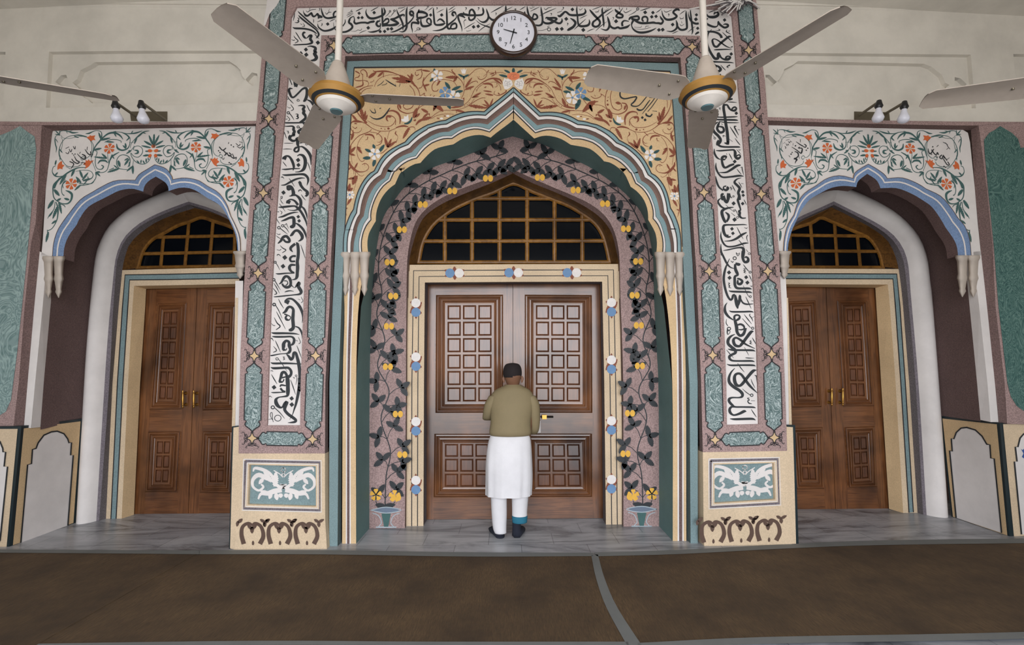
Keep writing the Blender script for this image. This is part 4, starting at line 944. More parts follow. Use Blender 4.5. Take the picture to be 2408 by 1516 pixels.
190,110,8 150,200,20 120,290,34 105,400,36 120,520,36 155,640,34 200,710,30 230,690,34 240,650,34 270,640,36;270,640,30 285,720,50 300,790,50 310,840,16;310,790,40 335,720,44 340,660,40 330,640,10;345,680,20 380,750,24 440,775,24 535,770,8
d 182,312,32 190,390,32 432,382,30 450,460,32;170,465,10 190,470,12 175,495,10 195,505,12 180,525,12 215,540,6;275,180,30 320,195,44 350,190,20;270,190,30 275,260,44 300,320,44 320,350,20
320,350,20 270,370,36 265,430,40 270,500,40 300,540,36 380,545,30 470,545,30 515,555,8;310,420,20 310,470,36 350,480,40 375,440,36 340,410,30 300,400,20;180,578,8 230,590,26 400,595,28 480,598,26 522,610,6
390,195,6 430,250,14 470,295,10;o 490,308,16,10;390,255,8 420,262,10 395,285,10 425,290,10 400,310,12 430,322,5;475,350,6 495,390,12 517,445,4;490,505,6 515,520,9 515,500,5;390,505,5 420,570,10 455,640,8 475,665,8;o 493,665,15,9
425,665,6 465,750,14 505,838,5;505,725,5 535,728,8
@1690 700 6.2
125,70,6 95,120,26 95,200,40 140,270,34 215,325,12;230,320,36 230,270,30 265,250,26 305,265,26 300,300,34 265,325,30 240,330,20;235,320,40 260,420,50 270,500,44 310,550,40 360,530,44 390,460,36 410,445,8;265,400,24 320,385,30 365,410,30 370,450,24 330,465,20 290,460,14
155,188,8 200,203,24 350,203,26 470,200,24 510,212,6;370,240,6 420,305,14 480,380,5;460,235,12 450,255,12 480,295,14 502,345,5;520,270,5 490,290,6;345,300,6 410,375,12 465,435,10;o 495,443,18,11
115,310,5 110,370,12 135,410,10;o 150,450,24,14;130,450,16 125,500,18 135,535,10 170,490,8 125,480,8
510,490,10 470,500,44 400,590,44 340,670,44 300,705,36 240,690,44 215,630,44 230,590,34 270,585,30 340,630,34 400,680,26 530,740,8;240,530,8 180,560,30 140,610,44 140,670,44 190,720,44 235,760,50 245,800,40 190,830,36 155,858,40 170,898,34 220,918,26 350,920,26 480,920,26 525,933,6
135,745,8 200,760,30 330,762,28 490,765,28 535,780,6;490,580,6 515,625,14 545,678,5;475,620,8 455,635,12 480,645,8 455,665,14 490,672,6;375,720,5 405,775,10 440,838,4
@1690 790 6.2
115,200,6 165,260,12 220,320,4;120,408,8 180,425,26 350,423,26 500,425,26 540,438,6;390,315,8 440,320,14 517,322,5;275,395,6 320,460,14 375,525,5
550,495,10 500,510,44 420,600,44 350,690,44 300,725,36 250,700,50 230,630,50 240,570,40 280,545,34 330,560,36 390,640,40 460,730,36 565,830,8;470,625,6 495,690,12 530,755,5;525,570,8 550,585,18 560,650,16 570,760,8
235,468,8 180,530,26 150,610,40 160,680,46 220,740,46 300,790,44 345,840,44 340,881,36 290,896,20 200,896,24 155,916,40 155,956,40 200,1006,36 240,1031,26 350,1033,24 500,1036,24 540,1048,6
@1690 870 6.2
345,270,5 400,320,11 455,360,10;o 482,365,20,12;450,405,8 420,410,12 450,435,12 425,445,14 440,480,18 485,490,8;470,445,6 530,447,6;240,540,14 190,535,30 160,570,40 170,620,40 220,655,26 300,635,36 370,600,40 405,602,8;475,570,6 510,625,14 552,686,5
165,708,8 230,715,30 350,712,34 490,710,32 540,730,6
@690 0 8.112
190,200,6 195,240,16 230,290,40 270,300,36 320,265,36 345,245,30 360,290,40 390,315,36 430,290,30 460,260,30 480,300,50 530,320,50 550,310,30;465,350,24 490,330,40;530,150,8 545,230,30 580,310,36 640,345,36 720,340,40 800,320,34 860,290,26 900,265,10
770,320,30 765,270,34 790,225,30 830,215,20 865,230,8;240,200,6 270,230,12 330,190,12 430,178,8;320,150,4 300,185,9;485,165,8 505,165,14 500,190,8 485,210,4;605,235,6 635,270,12 670,235,12 725,235,8;690,165,4 675,205,7 680,225,7
380,360,6 385,400,14 380,440,5;455,420,6 500,398,12 555,378,5;690,410,6 740,385,14 800,358,6;460,450,8 480,520,26 560,580,34 640,585,36 740,555,40 810,505,26 850,470,20;d 653,458,36;545,445,18 545,475,14 525,500,5
765,430,6 770,490,10 785,540,16 830,590,26 900,610,30 1000,605,36 1090,560,40 1125,510,40 1100,460,44 1060,430,40 1065,390,40 1090,340,24 1150,310,14;810,385,20 840,430,50 880,435,44 920,410,30 935,390,20;985,370,10 985,430,20 940,500,20
1150,310,14 1165,370,20 1160,420,36 1190,450,40 1240,440,36 1300,430,36 1380,430,36;d 1253,252,34 1240,338,32 1310,335,34;1190,215,8 1250,185,16 1325,150,5
1015,295,6 1070,265,10 1135,240,5;1020,330,5 1075,300,10 1140,255,5;1030,255,6 1080,230,10 1130,215,8 1095,205,8 1120,178,5;1100,595,4 1180,595,7 1230,570,8 1265,580,9 1300,565,8 1300,540,5;1255,635,6 1310,605,12 1390,578,6
@840 0 8.112
160,430,36 200,440,40 250,420,40 310,410,44 330,395,24;d 210,530,38;180,170,6 165,230,22 190,300,40 240,345,44 320,350,44 420,320,40 500,280,40 530,220,36 510,160,20 510,140,6;d 323,240,36;260,210,8 330,170,16 405,130,6
470,140,8 475,200,36 480,320,36 485,470,40;440,400,14 390,410,40 365,460,40 400,500,40 440,490,30 440,440,20;440,500,14 440,540,14 400,580,24 320,605,34 250,610,20 200,600,6;430,360,8 435,390,10
500,420,14 540,370,36 590,360,30 600,410,30 560,450,40 500,470,50;470,485,50 560,480,40 650,480,44 740,465,50 800,440,20;790,440,30 720,400,50 650,370,40 630,385,10;640,360,20 720,350,36 800,310,44 870,280,34 900,280,14;900,275,30 890,320,14
d 438,600,34 523,598,36 585,553,34 655,548,38;o 625,215,16,12;615,235,11 580,280,11 530,322,4;o 710,205,18,12;700,230,11 670,270,11 630,322,4;605,300,8 615,320,8;750,170,6 770,240,26 820,340,36 860,430,36 875,500,30 870,580,6
920,130,5 850,150,12 790,155,10 790,175,6;805,240,5 860,200,12 925,155,5;955,125,8 940,220,36 940,400,38 945,500,40 920,570,34 870,605,24 800,600,6;1080,280,24 1060,230,40 1020,215,40 1005,260,40 1040,290,50 1075,280,30
1080,290,20 1060,350,24 1000,420,30 900,500,34 780,570,30 690,605,24 630,610,6;770,515,5 830,470,11 900,435,4;990,190,6 1050,155,14 1110,118,5
1180,175,10 1180,220,50 1250,230,50 1320,260,40 1330,300,40 1270,330,36 1200,340,50 1150,340,40 1145,260,34 1180,220,40;1130,390,40 1170,350,40;1150,380,30 1165,430,50 1150,460,40;1160,445,40 1090,430,40 1045,440,36 1035,510,26 1050,570,20 1052,625,4
o 1165,550,26,9 1195,550,18,9;1090,605,5 1130,580,8 1150,560,8;o 1350,125,14,10;1340,145,9 1310,175,9 1275,195,4
@1000 0 8.112
-83,360,14 -83,430,36 -58,490,44 0,500,44 70,485,40 120,455,34;110,450,30 110,400,34 90,360,30 50,355,34 30,390,30 40,430,24 90,460,24;d 103,285,34;55,205,6 100,170,13 150,135,5
160,150,8 155,200,26 165,320,34 175,430,36 200,470,36 260,475,40 330,465,44 385,440,14;370,430,30 320,380,36 280,365,30 240,390,20 225,415,5;d 313,285,36;210,145,8 230,150,16 225,170,10 210,185,4;220,245,5 290,205,12 352,175,5
410,140,8 410,240,32 415,400,36 420,500,40 440,545,36 480,545,40;480,545,30 500,480,36 560,445,40 595,470,34 590,530,36 530,550,30 480,540,30;590,290,16 570,240,36 530,235,40 515,280,36 550,300,40;590,280,14 590,340,20 520,410,32 430,480,36 340,550,34 240,580,24 140,582,6
445,190,6 500,155,14 565,115,5;445,240,6 510,205,14 575,155,5;760,340,20 700,300,44 640,290,40 625,310,36 640,380,36 680,480,26 700,560,16 697,605,4;620,290,20 680,265,34 760,275,44 830,290,44 900,290,40 1000,290,36 1080,280,36 1110,240,34 1105,190,36 1095,140,10;720,225,8 740,255,30
840,280,30 850,210,36 890,180,36 930,220,40 950,290,40 935,350,36 880,385,36 840,370,36 830,320,30;760,145,8 785,150,16 780,175,10 760,195,4;1000,150,10 1025,145,16 1020,175,10 1000,200,4
745,385,8 765,375,12 780,385,10;760,385,10 735,410,8 745,460,7 750,510,3;740,550,6 840,490,16 950,425,5;d 922,512,38 1010,500,38;1165,165,8 1180,220,30 1205,300,36 1190,370,40 1130,420,40 1060,410,20 985,340,5
960,375,5 1030,440,14 1110,480,20 1230,520,30;1200,290,20 1240,350,36 1290,380,40 1340,370,30;1015,600,6 1100,530,14 1235,450,5;830,530,4 830,550,6;785,580,5 800,595,8 875,575,5;1340,245,10 1355,255,14 1345,290,5;1265,450,16 1290,430,8
@1150 0 8.112
35,240,6 160,170,20 285,105,6;320,100,8 320,160,36 320,260,40;265,220,5 350,180,14 445,130,5;d 395,230,36;480,180,8 510,170,18 500,205,10 475,240,4;235,270,6 245,295,16;585,190,6 640,155,14 700,120,5;550,200,6 560,240,20 570,265,10;680,215,8 680,250,36 690,290,20
725,110,8 735,200,34 760,290,36 800,340,36 850,370,40;830,340,30 845,290,30 860,265,30 910,290,36 920,340,36 870,370,36 820,365,30;775,140,5 800,160,9 875,128,5;830,95,4 825,120,6 850,125,6;790,215,6 870,175,13 965,130,5
990,125,8 1000,220,36 1020,350,36 1010,450,40 960,485,36 900,480,30 860,470,20;1020,400,30 1070,440,40 1150,445,44 1210,420,50 1260,390,40 1290,360,40 1250,340,40 1150,345,40 1095,335,30 1080,360,14;1110,350,40 1160,370,44 1230,400,44 1310,440,40 1360,440,40 1392,400,36 1388,350,10
1050,150,6 1080,185,12 1130,150,12 1200,135,6;965,300,6 1100,230,18 1280,155,6;1170,255,8 1195,260,14 1180,300,4;935,578,5 1010,580,7 1080,560,8 1130,540,9;o 1145,560,32,12;1165,495,6 1125,500,9 1125,525,10 1160,530,6;d 1295,553,42 1388,550,40
@1310 0 8.112
0,240,6 50,225,10 100,205,5;10,290,20 50,310,44 100,270,44 150,225,36 190,240,40 240,280,40 330,290,44 430,285,44 510,265,40 545,220,36 525,160,8;105,135,10 125,145,16 110,175,10 80,190,4;d 292,180,38 175,360,40
380,110,8 375,200,30 390,320,30 400,440,36 430,490,44 500,500,44 590,480,44 620,430,36 610,370,8;440,115,4 445,135,7;420,165,6 440,190,10 490,155,6;430,355,6 500,320,14 575,285,5;250,345,12 320,390,44 350,440,46 310,510,50 230,560,50 195,580,24
190,440,14 210,450,16 190,490,5;325,565,6 420,475,20 550,360,6;d 500,570,42;620,180,10 650,220,36 720,300,44 790,370,44 820,430,40 790,490,40 730,510,40 680,480,44 690,420,40 740,380,36 820,310,36 900,240,30 1050,150,6
670,185,6 750,155,14 845,125,6;730,220,10 745,235,12 765,220,10 780,230,12 800,185,6;570,605,6 640,570,14 715,545,5;870,140,8 860,200,34 880,350,38 890,450,34 890,520,6;735,590,6 830,500,16 950,410,5;905,180,5 920,200,9 990,150,5;940,130,4 940,150,7;920,300,6 990,250,14 1075,190,5
960,310,8 980,380,40 1000,470,44 980,540,40 930,575,30 830,545,6;1000,470,30 1040,520,40 1100,540,40 1160,520,40 1200,540,40 1270,530,44 1340,510,44 1395,465,8;1250,500,40 1240,440,40 1280,395,30 1370,405,14;d 1125,405,42;1060,330,14 1080,340,12 1065,385,5
1105,170,14 1130,210,44 1200,260,44 1250,290,40 1240,330,36 1170,335,40 1130,310,40 1150,270,30 1190,240,24 1260,145,5;1195,125,5 1185,155,10 1200,180,14;1270,205,8 1310,240,13 1420,190,6;1330,145,5 1325,185,14
@1470 0 8.112
o 240,170,22,14;225,195,10 170,240,12 65,295,5;285,205,6 380,175,18 480,145,5;70,380,20 100,340,44 160,320,40 240,310,40 265,350,40 230,380,44 170,370,40 120,360,44;160,385,40 130,440,36 125,490,20 160,560,30 240,610,40 340,620,44 450,600,40 540,565,26 595,530,6
180,380,40 240,420,44 310,440,44 400,440,44 480,435,40 540,430,44 590,440,36 640,440,40 690,450,44 725,400,36 690,350,36 665,300,8;420,430,30 430,360,34 400,320,36 345,325,36 325,370,34 350,410,30;d 383,235,40 530,240,36 508,320,36 590,312,36 645,570,38 717,565,40
170,512,5 240,522,7 300,520,8 315,490,5;175,548,4 300,560,8 400,545,8 490,520,5;455,495,6 400,500,9 385,530,8;590,240,6 640,210,14 700,160,5;700,200,8 720,290,26 770,360,40 840,375,44 930,355,44 985,310,40 950,270,40 920,240,40 940,200,40 1000,175,44 1040,200,24
740,200,6 785,230,12 895,185,6;820,265,16 840,275,14 825,315,5;d 907,468,38;970,380,8 990,450,40 990,520,40 950,570,36 880,600,26 790,590,6;1000,500,30 1040,555,40 1100,570,40 1170,545,40 1180,480,40 1165,300,40 1165,205,10
900,640,6 960,612,14 1020,590,5;1040,275,6 1100,230,14 1155,195,5;1045,330,10 1060,360,12 1085,350,10 1105,355,10 1115,320,6;1075,405,6 1085,445,9;1040,455,5 1075,490,10 1130,455,5
'''
brush(calli, CALLI, YF, .020, K, K['ink'])
# ------------------------------------------------------------------ painted border: marbled cartouches and stars
CART = [(14.7, 0), (18, 2.2), (21.5, 6), (25, 11), (28, 15.5), (31.5, 17.6), (35, 17), (38.5, 14.6), (41, 15.2), (42, 19.6)]
def cartouche(mb, A, B, Y, mat, cut=None):
    L = math.hypot(B[0]-A[0], B[1]-A[1]); sc_ = L/192; ux, uy = (B[0]-A[0])/L, (B[1]-A[1])/L; nx, ny = -uy, ux
    k = min(1.05, max(.82, sc_))
    half = [(a*k, w*k) for a, w in CART]+[(L-a*k, w*k) for a, w in CART[::-1]]
    P = [(A[0]+ux*a+nx*w, A[1]+uy*a+ny*w) for a, w in half]+[(A[0]+ux*a-nx*w, A[1]+uy*a-ny*w) for a, w in half[::-1]]
    if cut: P = [p for p in P if cut(p)]
    mb.poly(P, Y, mat, -.002)
    for s in (1, -1):
        Q = [(A[0]+ux*a+nx*w*s, A[1]+uy*a+ny*w*s, 2.7) for a, w in half]
        if cut: Q = [q for q in Q if cut(q)]
        mb.ribbon(Q, Y, K['line'], -.004, 1, False)
def star(mb, C, u, Y, sides, k=1.0):
    """u: unit vector along the border; sides: vectors on which a scroll is drawn"""
    nx, ny = -u[1], u[0]
    def at(a, c, d=None): return (C[0]+(u[0]*a+nx*c)*k, C[1]+(u[1]*a+ny*c)*k)
    P = []
    for q in range(4):
        a = q*math.pi/2; P += [(12.5*math.cos(a), 12.5*math.sin(a)), (6.6*math.cos(a+.42), 6.6*math.sin(a+.42)), (5.7*math.cos(a+.785), 5.7*math.sin(a+.785)), (6.6*math.cos(a+1.15), 6.6*math.sin(a+1.15))]
    P = [(a*1.1, c*1.1) for a, c in P]
    mb.poly([at(*p) for p in P], Y, K['gold'], -.003)
    for i in range(0, 16, 4):
        q = [P[(i+j) % 16] for j in range(5)]
        e0, e1 = q[0], q[-1]
        q = [(e0[0]*1.3, e0[1]*1.3)]+[(a*1.12, c*1.12) for a, c in q]+[(e1[0]*1.3, e1[1]*1.3)]
        mb.ribbon([(*at(*p), 1.9) for p in q], Y, K['line'], -.005, 2)
    for t in (1, -1):
        for a, c in ((1, 0), (0, 1)):
            mb.ribbon([(*at(a*14*t-c*3.5, c*12*t-a*3.5), 2.2), (*at(a*14*t+c*3.5, c*12*t+a*3.5), 2.2)], Y, K['line'], -.006, 1, False)
    for sv in sides:
        # scroll frame: c along the side vector, a across it
        sx, sy = sv; px_, py_ = -sy, sx
        def S(c, a): return (C[0]+(sx*c+px_*a)*k, C[1]+(sy*c+py_*a)*k)
        mb.ribbon([(*S(16+4*math.cos(i*.5236), 4.4*math.sin(i*.5236)), 1.3) for i in range(13)], Y, K['line'], -.005, 1)
        for t in (1, -1):
            mb.ribbon([(*S(c, a*t), 1.3) for c, a in ((11.5, 2), (12.3, 7), (14.5, 10), (17, 8.6), (16.4, 6.4), (14.6, 7))], Y, K['line'], -.006, 2)
            mb.ribbon([(*S(c, a*t), w) for c, a, w in ((16, 4, 1.3), (18.5, 7, 1.6), (18.6, 11, 1.4), (21, 15, 1.4), (24, 15, 1.3), (24.6, 12.6, 1))], Y, K['line'], -.006, 2)
def run(mb, pts_, mat, sides=True, ends=(True, True), cut=None):
    for A, B in zip(pts_, pts_[1:]): cartouche(mb, A, B, YF, mat, cut)
    for i, C in enumerate(pts_):
        if (i == 0 and not ends[0]) or (i == len(pts_)-1 and not ends[1]): continue
        A, B = pts_[max(i-1, 0)], pts_[min(i+1, len(pts_)-1)]; l = math.hypot(B[0]-A[0], B[1]-A[1]); u = ((B[0]-A[0])/l, (B[1]-A[1])/l)
        star(mb, C, u, YF, [(-u[1], u[0]), (u[1], -u[0])], .95 if C[1] > 300 else .88)
m_v, m_h = K['marble'], K['marble_h']
LOUT = [(661, -62), (646, 108), (632, 279), (619, 453.5), (606.7, 642), (597.8, 836.6), (592.6, 1030)]
LINN = [(785, 107), (768, 281), (754, 454), (748, 639), (742, 836), (734.7, 1032.5)]
RINN = [(1627.8, 110), (1640.5, 283), (1655.8, 452.3), (1668, 637.5), (1676, 835), (1681.8, 1033.9)]
ROUT = [(1746, -55), (1760.8, 117.7), (1775, 281), (1790.4, 456), (1805.6, 637.7), (1814.8, 832.7), (1821, 1028.5)]
TOPR = [(785, 107), (992, 102.8), (1205, 101.5), (1419, 104), (1627.8, 110)]
borders = {}
for key, spec in dict(left_outer=(LOUT, 1), right_outer=(ROUT, 1), left_inner=(LINN, 0), right_inner=(RINN, 0), top=(TOPR, 0)).items():
    g = MB(); P, outer = spec
    run(g, P, m_h if key == 'top' else m_v, ends=(False, False))
    for e, c in ((0, P[0]), (-1, P[-1])):
        if key == 'top': star(g, c, (1, 0), YF, [(0, -1), (-1 if e == 0 else 1, 0)], .9)
        elif e == -1: 
            star(g, c, (0, 1), YF, [(0, 1), (-1 if 'left_outer' == key or key == 'right_inner' else 1, 0)], .95)
    if key == 'left_outer': cartouche(g, P[-1], LINN[-1], YF, m_h)
    if key == 'right_inner': cartouche(g, P[-1], ROUT[-1], YF, m_h)
    borders[key] = g
for g in borders.values(): g.build('marbled_border', wall_center)
# bare patch of fallen plaster at the upper left corner of the portal
g = MB(); g.poly([(622, -20), (660, -20), (657, 2), (650, 14), (641, 24), (634, 33), (629, 46), (625, 58), (619.5, 62), (622, 40), (628, 2)], YF, K['white'], -.007); g.build('bare_plaster_patch', wall_center)
# ------------------------------------------------------------------ floral paintings
FLORAL = '''
m green
@1805 290 5.787
l 140,140,70,75,14 140,140,135,70,12 140,140,75,130,12;150,150,6 135,120,7 155,90,7 200,85,10 260,100,16 310,115,22 380,112,5;225,95,10 240,125,5;265,95,10 300,85,4
150,150,6 110,145,7 90,170,8 90,210,14 105,270,14 125,320,14 128,380,4;100,200,12 135,245,5;160,150,6 200,185,5 280,190,5 420,165,5 500,180,6;165,170,5 190,220,5 195,300,5 185,350,8
500,180,6 560,240,6 585,330,7 580,410,7 545,455,7 510,465,6;490,510,6 480,545,7 430,575,8 350,580,8 280,555,8 215,480,9 180,430,14 165,360,14 170,290,8 200,215,7 260,165,7 340,150,10 400,150,20 500,170,8
l 330,160,400,185,16 170,340,215,390,14 185,420,195,495,12;510,465,6 490,440,8 460,460,6 480,490,8 500,470,5;520,200,7 570,240,7 605,310,8 600,400,9 595,470,7
475,130,5 520,125,20 560,105,12 610,88,8 670,105,10 690,160,14 680,220,20 640,280,16 615,340,14 600,440,10;l 690,210,640,110,24 680,220,810,190,30 620,350,715,330,30;690,200,14 760,140,20 820,120,20 868,110,26
620,360,6 660,380,9 650,470,9 665,560,9 700,610,9 750,615,12 770,580,16 740,560,12;690,540,8 720,500,26 780,500,26 820,530,10;l 800,470,620,445,24 800,470,720,400,24;800,370,6 805,440,6 835,540,8;868,420,30 840,500,16 835,560,10 820,630,9 770,660,9 690,660,8
l 680,650,750,715,22 680,650,695,710,18 690,650,740,650,16;595,480,7 640,560,6 680,640,6;690,655,9 690,740,9 650,800,9 590,825,8 540,830,8
540,590,10 460,590,12 400,610,20 330,650,20 270,700,20 200,770,24 170,868,26;l 400,610,370,715,32 300,680,235,820,40 240,720,200,760,24;350,610,8 280,570,6;270,700,8 200,710,14 150,690,20 115,640,9 120,580,8 150,560,8;l 140,550,145,480,22 160,690,190,650,22
420,640,6 520,625,7 610,640,8 650,690,9 640,735,12 600,745,16 585,710,8;l 520,730,465,620,28 520,760,585,655,30 510,800,430,710,30 530,770,640,740,30;560,830,10 500,835,14 460,868,20;300,750,8 275,810,8 290,868,8
@1910 290 5.787
80,210,14 150,140,22 220,120,26 280,135,24 330,170,20 365,215,6;l 230,110,275,180,18;230,105,6 320,115,9 400,135,10 470,135,16 530,125,20 600,100,5;l 460,130,480,95,14
330,115,9 400,150,16 440,190,22 410,230,10;400,150,9 450,190,9 460,250,9 455,310,12 430,345,18 370,360,22 310,330,26 290,270,8;l 420,330,400,260,24 420,340,370,290,18;130,250,7 200,215,10 280,215,9 340,235,9 345,260,6;l 140,240,260,250,22
690,100,6 620,115,16 570,160,24 520,210,10 480,270,7 475,330,6;l 540,180,520,280,26 600,120,655,140,12;450,258,5 510,255,5
490,370,8 520,320,8 580,305,8 630,340,9 640,400,9 600,455,9 540,445,9 495,400,8;530,360,8 575,370,26 580,400,26 540,410,8;520,300,6 520,360,10;l 490,370,430,410,22 490,365,450,370,14
490,400,8 510,450,9 560,510,10 620,545,10 690,550,10 740,510,9 765,430,8;l 620,540,580,500,18 640,540,640,490,18 690,545,660,500,18 710,530,700,470,20 735,500,720,460,14
540,500,6 540,570,6;l 540,580,470,650,26 540,570,560,690,30;480,625,8 420,620,8 370,610,10;480,590,10 500,530,10 480,460,12 420,425,10 360,430,9 325,480,9 330,550,12 370,610,12
l 340,500,380,590,34 470,470,420,500,22 480,480,430,570,30 490,520,500,590,18 370,610,220,660,32 350,605,290,560,18;240,630,8 300,600,12;230,550,8 240,480,10 270,430,20 340,385,8;l 260,440,290,480,14
l 760,290,690,155,28 750,300,635,235,28 740,330,610,300,24 720,380,670,375,18 730,430,650,440,28 765,330,765,140,28
@1810 420 4.822
150,0,14 110,60,20 110,130,12 130,200,12 170,240,10 230,270,10 290,270,16 320,230,20 320,170,26 290,140,24 245,122,6;l 120,110,190,185,32 165,240,210,210,24 300,230,240,210,24
240,10,10 205,50,12 200,110,8 215,160,8 240,180,12;l 130,230,80,330,36;150,250,8 150,330,8 110,400,10 95,440,4;l 140,360,110,420,14;160,250,8 190,320,18 200,400,14 195,470,10 160,550,8 110,580,10
l 185,300,150,445,32 195,460,145,500,24 190,250,240,390,26;200,270,8 250,290,10 270,315,4;110,565,6 118,600,10;l 125,590,115,710,28 400,60,340,125,22;545,0,8 520,45,8 450,50,9 380,45,8;l 370,40,350,0,16 430,60,470,0,12
m orange
@1910 290 5.787
e 765,308,20,26,0 735,372,30,22,15 743,440,22,26,20;f 205,335,74,6,30
@1805 290 5.787
P 500,180 530,165 535,150 560,160 605,155 595,185 615,220 585,215 560,235 530,205;P 505,540 530,515 525,485 550,500 565,478 585,500 630,495 605,530 575,580 530,605 540,570;P 210,500 175,545 180,615 205,600 245,610 240,590 260,555 230,545 225,510;f 385,812,80,6,20
m gold
@1910 290 5.787
e 765,372,10,12,0 205,335,13,13,0
@1805 290 5.787
e 385,812,14,14,0
'''
def niche_tf(cx0, lean, k, flip, dy=0.0, ly=0.0):
    def tf(x, y):
        d = (2040+(y-300)*.077)-x
        yy = y+dy+ly*d
        return (cx0+(yy-300)*lean+(d if flip else -d)*k, yy)
    return tf
for key, cx0, lean, kl, kr in (('right', 2040, .077, 1.0, .985), ('left', 363.5, -.065, 1.05, 1.02)):
    mb = niche_mb[key]['spandrel']; N = NICHE[key]['N']
    brush(mb, FLORAL, N, -.0015, K, None, niche_tf(cx0, lean, kl, False, 0, .012 if key == 'left' else 0))
    brush(mb, FLORAL, N, -.0022, K, None, niche_tf(cx0, lean, kr, True, 0, .012 if key == 'right' else -.02))
ROUNDEL_R = '''
m ink
@1805 290 5.787
388,247,6 440,285,12 480,308,14;497,280,8 525,300,14 515,325,12 480,310,10;d 548,338,11 527,365,11;447,215,8 448,255,6;330,320,6 400,365,12 450,405,14 465,390,20 470,340,14 420,335,12 440,320,8;d 380,305,12
370,380,8 410,400,16 420,440,16 390,470,16 360,480,16 400,490,20 385,515,14 375,545,5;d 335,395,10 320,418,12;350,270,5 345,300,5;290,435,6 310,460,5;430,450,6 435,480,5
235,310,6 250,330,8 240,345,6;250,270,5 265,300,8 280,280,6 290,300,6;280,240,5 300,265,8 310,240,6 330,255,6;250,230,5 300,215,4;215,275,5 240,255,4
@1758 280 3.697
1755,335,4 1735,350,5;1740,370,8 1755,395,8 1735,395,8 1700,340,6;d 1708,410,7 1722,418,7;1700,310,5 1735,360,8;1715,340,10 1700,320,10 1690,345,8 1670,330,9 1690,310,9;1660,310,9 1650,290,9 1640,310,8 1620,295,9 1600,265,9
1620,260,8 1590,300,10 1575,285,9 1570,255,5;d 1610,240,7 1600,305,6 1640,320,6 1650,330,6;1660,225,5 1645,240,5;1700,200,4 1730,215,5 1740,235,5 1760,260,4;1720,205,4 1740,225,5;1745,250,4 1730,265,4
'''
ROUNDEL_L = '''
m ink
@0 280 3.697
738,262,5 765,300,9 790,308,9 785,280,6;d 792,322,7 803,308,7;760,240,5 755,268,4;670,300,4 705,335,8 738,348,10 740,320,12 712,305,8;645,322,4 665,358,9 690,372,9 670,385,9 640,368,8 622,345,6;605,368,8 640,388,9 618,430,5;d 640,312,6 652,303,6 628,300,6
700,285,4 690,300,4;690,400,4 685,410,4;570,290,5 590,300,6 600,280,5;600,260,5 615,285,6 625,260,5;635,235,5 650,260,6 655,235,5;570,255,4 600,240,4;700,382,5 720,375,5 740,385,5 725,395,5
2050,350,8 2055,330,5 2030,340,9 1990,310,7;d 1993,378,8 2007,388,8;2020,300,6 2035,335,8;1970,290,9 1990,320,9 2010,310,9 1990,290,8;1940,270,8 1965,300,10 1950,315,9;1905,240,9 1935,270,9 1965,250,8;d 2010,225,7 2030,240,7 1900,275,7 1912,290,7;1990,200,5 1985,215,5
2050,210,5 2075,230,6 2090,215,5;2060,235,5 2085,250,6 2110,235,5;2080,195,4 2110,205,4;1925,330,4 1940,350,5 1950,335,4
'''
brush(niche_mb['right']['spandrel'], ROUNDEL_R, NR, -.003, K)
brush(niche_mb['left']['spandrel'], ROUNDEL_L, NL, -.003, K)
